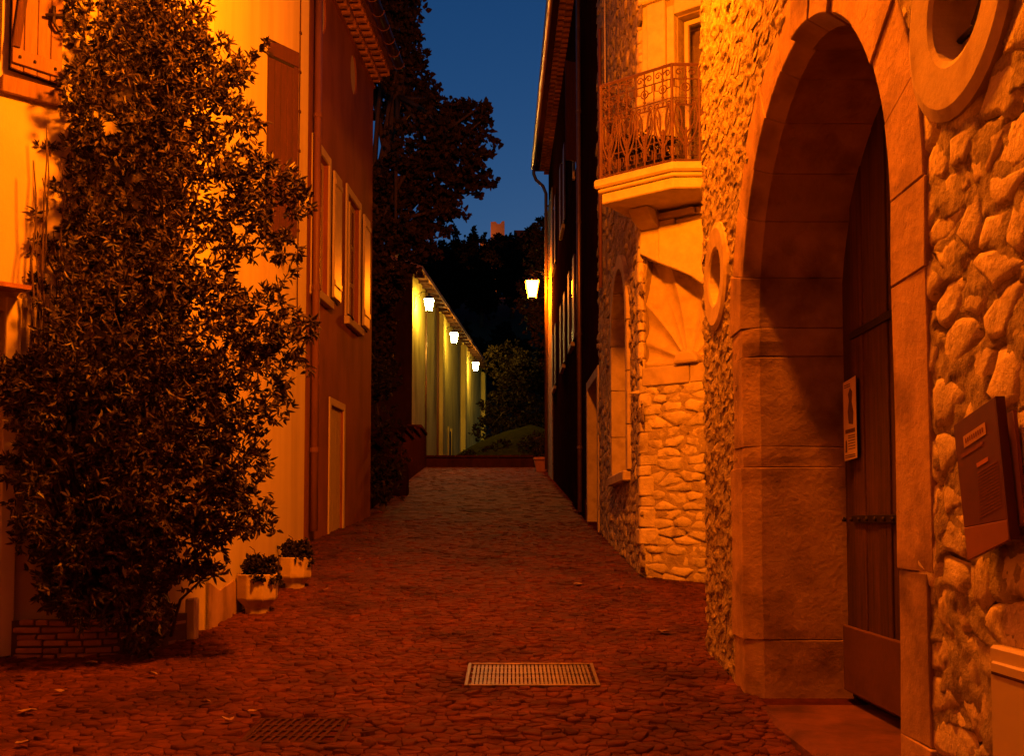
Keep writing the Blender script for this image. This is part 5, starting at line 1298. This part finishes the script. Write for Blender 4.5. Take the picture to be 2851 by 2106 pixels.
part('keep', Mb().box(.9, 4.7, 252, 256, 66, 76.4), M['ground'], cas)
part('keep_roof', Mb().box(.5, 5.1, 251.6, 256.4, 76.4, 76.9), M['ground'], cas)
rw = thing('ruined_wall', 'small floodlit fragment of ruined wall glimpsed between the hill trees', 'wall', (-2.8, 146, hz(-2.8, 146)))
F = Frame((0, 146), (1, 0)).facing((0, -1))
part('masonry', Mb().prism(F, [(-3.4, 34), (-2.1, 34), (-2.2, 39.2), (-2.5, 40.1), (-2.9, 39.6), (-3.3, 40.0)], -.6, 0), M['castle'], rw)
for (p, tgt, lab) in (((-11.5, 240, 72.0), (-5, 250, 76), 'floodlight below the castle tower'), ((-4.2, 141, 38.5), (-2.8, 146, 38), 'floodlight before the ruined wall fragment')):
    t = thing('floodlight', lab, 'floodlight', p)
    d = (Vector(tgt) - Vector(p)).normalized(); s_ = d.cross(Vector((0, 0, 1))).normalized(); u_ = s_.cross(d); c0 = Vector(p)
    w_ = .3 if p[1] > 200 else .16
    sq_ = lambda k, o: [c0 + s_ * a * k * w_ + u_ * e_ * k * w_ + d * o for a, e_ in ((-1, -1), (1, -1), (1, 1), (-1, 1))]
    part('lens', Mb().add(sq_(.9, .02), [(0, 1, 2, 3)]), M['flood'], t)
    part('housing', Mb().hexa(sq_(1.0, .0) + sq_(.5, -.3)), M['ironblack'], t)
    part('stake', Mb().tube([c0 - d * .1, (p[0], p[1], hz(p[0], p[1]) - .3)], .05, 6), M['ironblack'], t)

# ================================================================== UNSEEN HOUSES BEHIND THE VIEWER (added to block sky light and bounce lamplight)
def plain_house(name, label, x0, x1, y0, y1, z0, z1, mat, face):
    t = thing(name, label, 'house', ((x0 + x1) / 2, (y0 + y1) / 2, z0))
    part('wall', Mb().box(x0, x1, y0, y1, z0, z1), mat, t)
    part('roof', Mb().hexa([(x0 - .4, y0 - .4, z1 + .02), (x1 + .4, y0 - .4, z1 + .02), (x1 + .4, y1 + .4, z1 + .02), (x0 - .4, y1 + .4, z1 + .02),
                            ((x0 + x1) / 2 - .2, y0 + 1, z1 + 1.8), ((x0 + x1) / 2 + .2, y0 + 1, z1 + 1.8), ((x0 + x1) / 2 + .2, y1 - 1, z1 + 1.8), ((x0 + x1) / 2 - .2, y1 - 1, z1 + 1.8)]), M['tile'], t)
    F = Frame(*face[0]).facing(face[1])
    for u in face[2]:
        for z in (2.6, 5.6):
            w_ = part('window', Mb().fbox(F, u, u + .9, z, z + 1.5, .004, .02), M['darkglass'], t)
            part('window_shutter', Mb().fbox(F, u - .5, u - .02, z, z + 1.5, .01, .05), M['brown_wood'], w_)
            part('window_shutter', Mb().fbox(F, u + .92, u + 1.4, z, z + 1.5, .01, .05), M['brown_wood'], w_)
plain_house('unseen_rendered_house', 'tall rendered house unseen behind the viewer, added to block sky light', -9, 9, -15, -7.5, -1.6, 9.5, M['ochre'], (((-9, -7.5), (1, 0)), (0, 1), (2, 6, 10.5, 14.5)))
plain_house('unseen_rendered_house', 'rendered house unseen beside the viewer on the left, added to block sky light', -11, -4.9, -7, 4.6, -1.2, 9.0, M['orange'], (((-4.9, -7), (0, 1)), (1, 0), (1.5, 5, 8.5)))
plain_house('unseen_stone_house', 'rubble house unseen beside the viewer on the right, added to block sky light', 2.3, 9, -7.2, -1.6, -1.2, 9.0, M['rubble_mortar'], (((2.3, -7.2), (0, 1)), (-1, 0), (1.2, 3.4)))
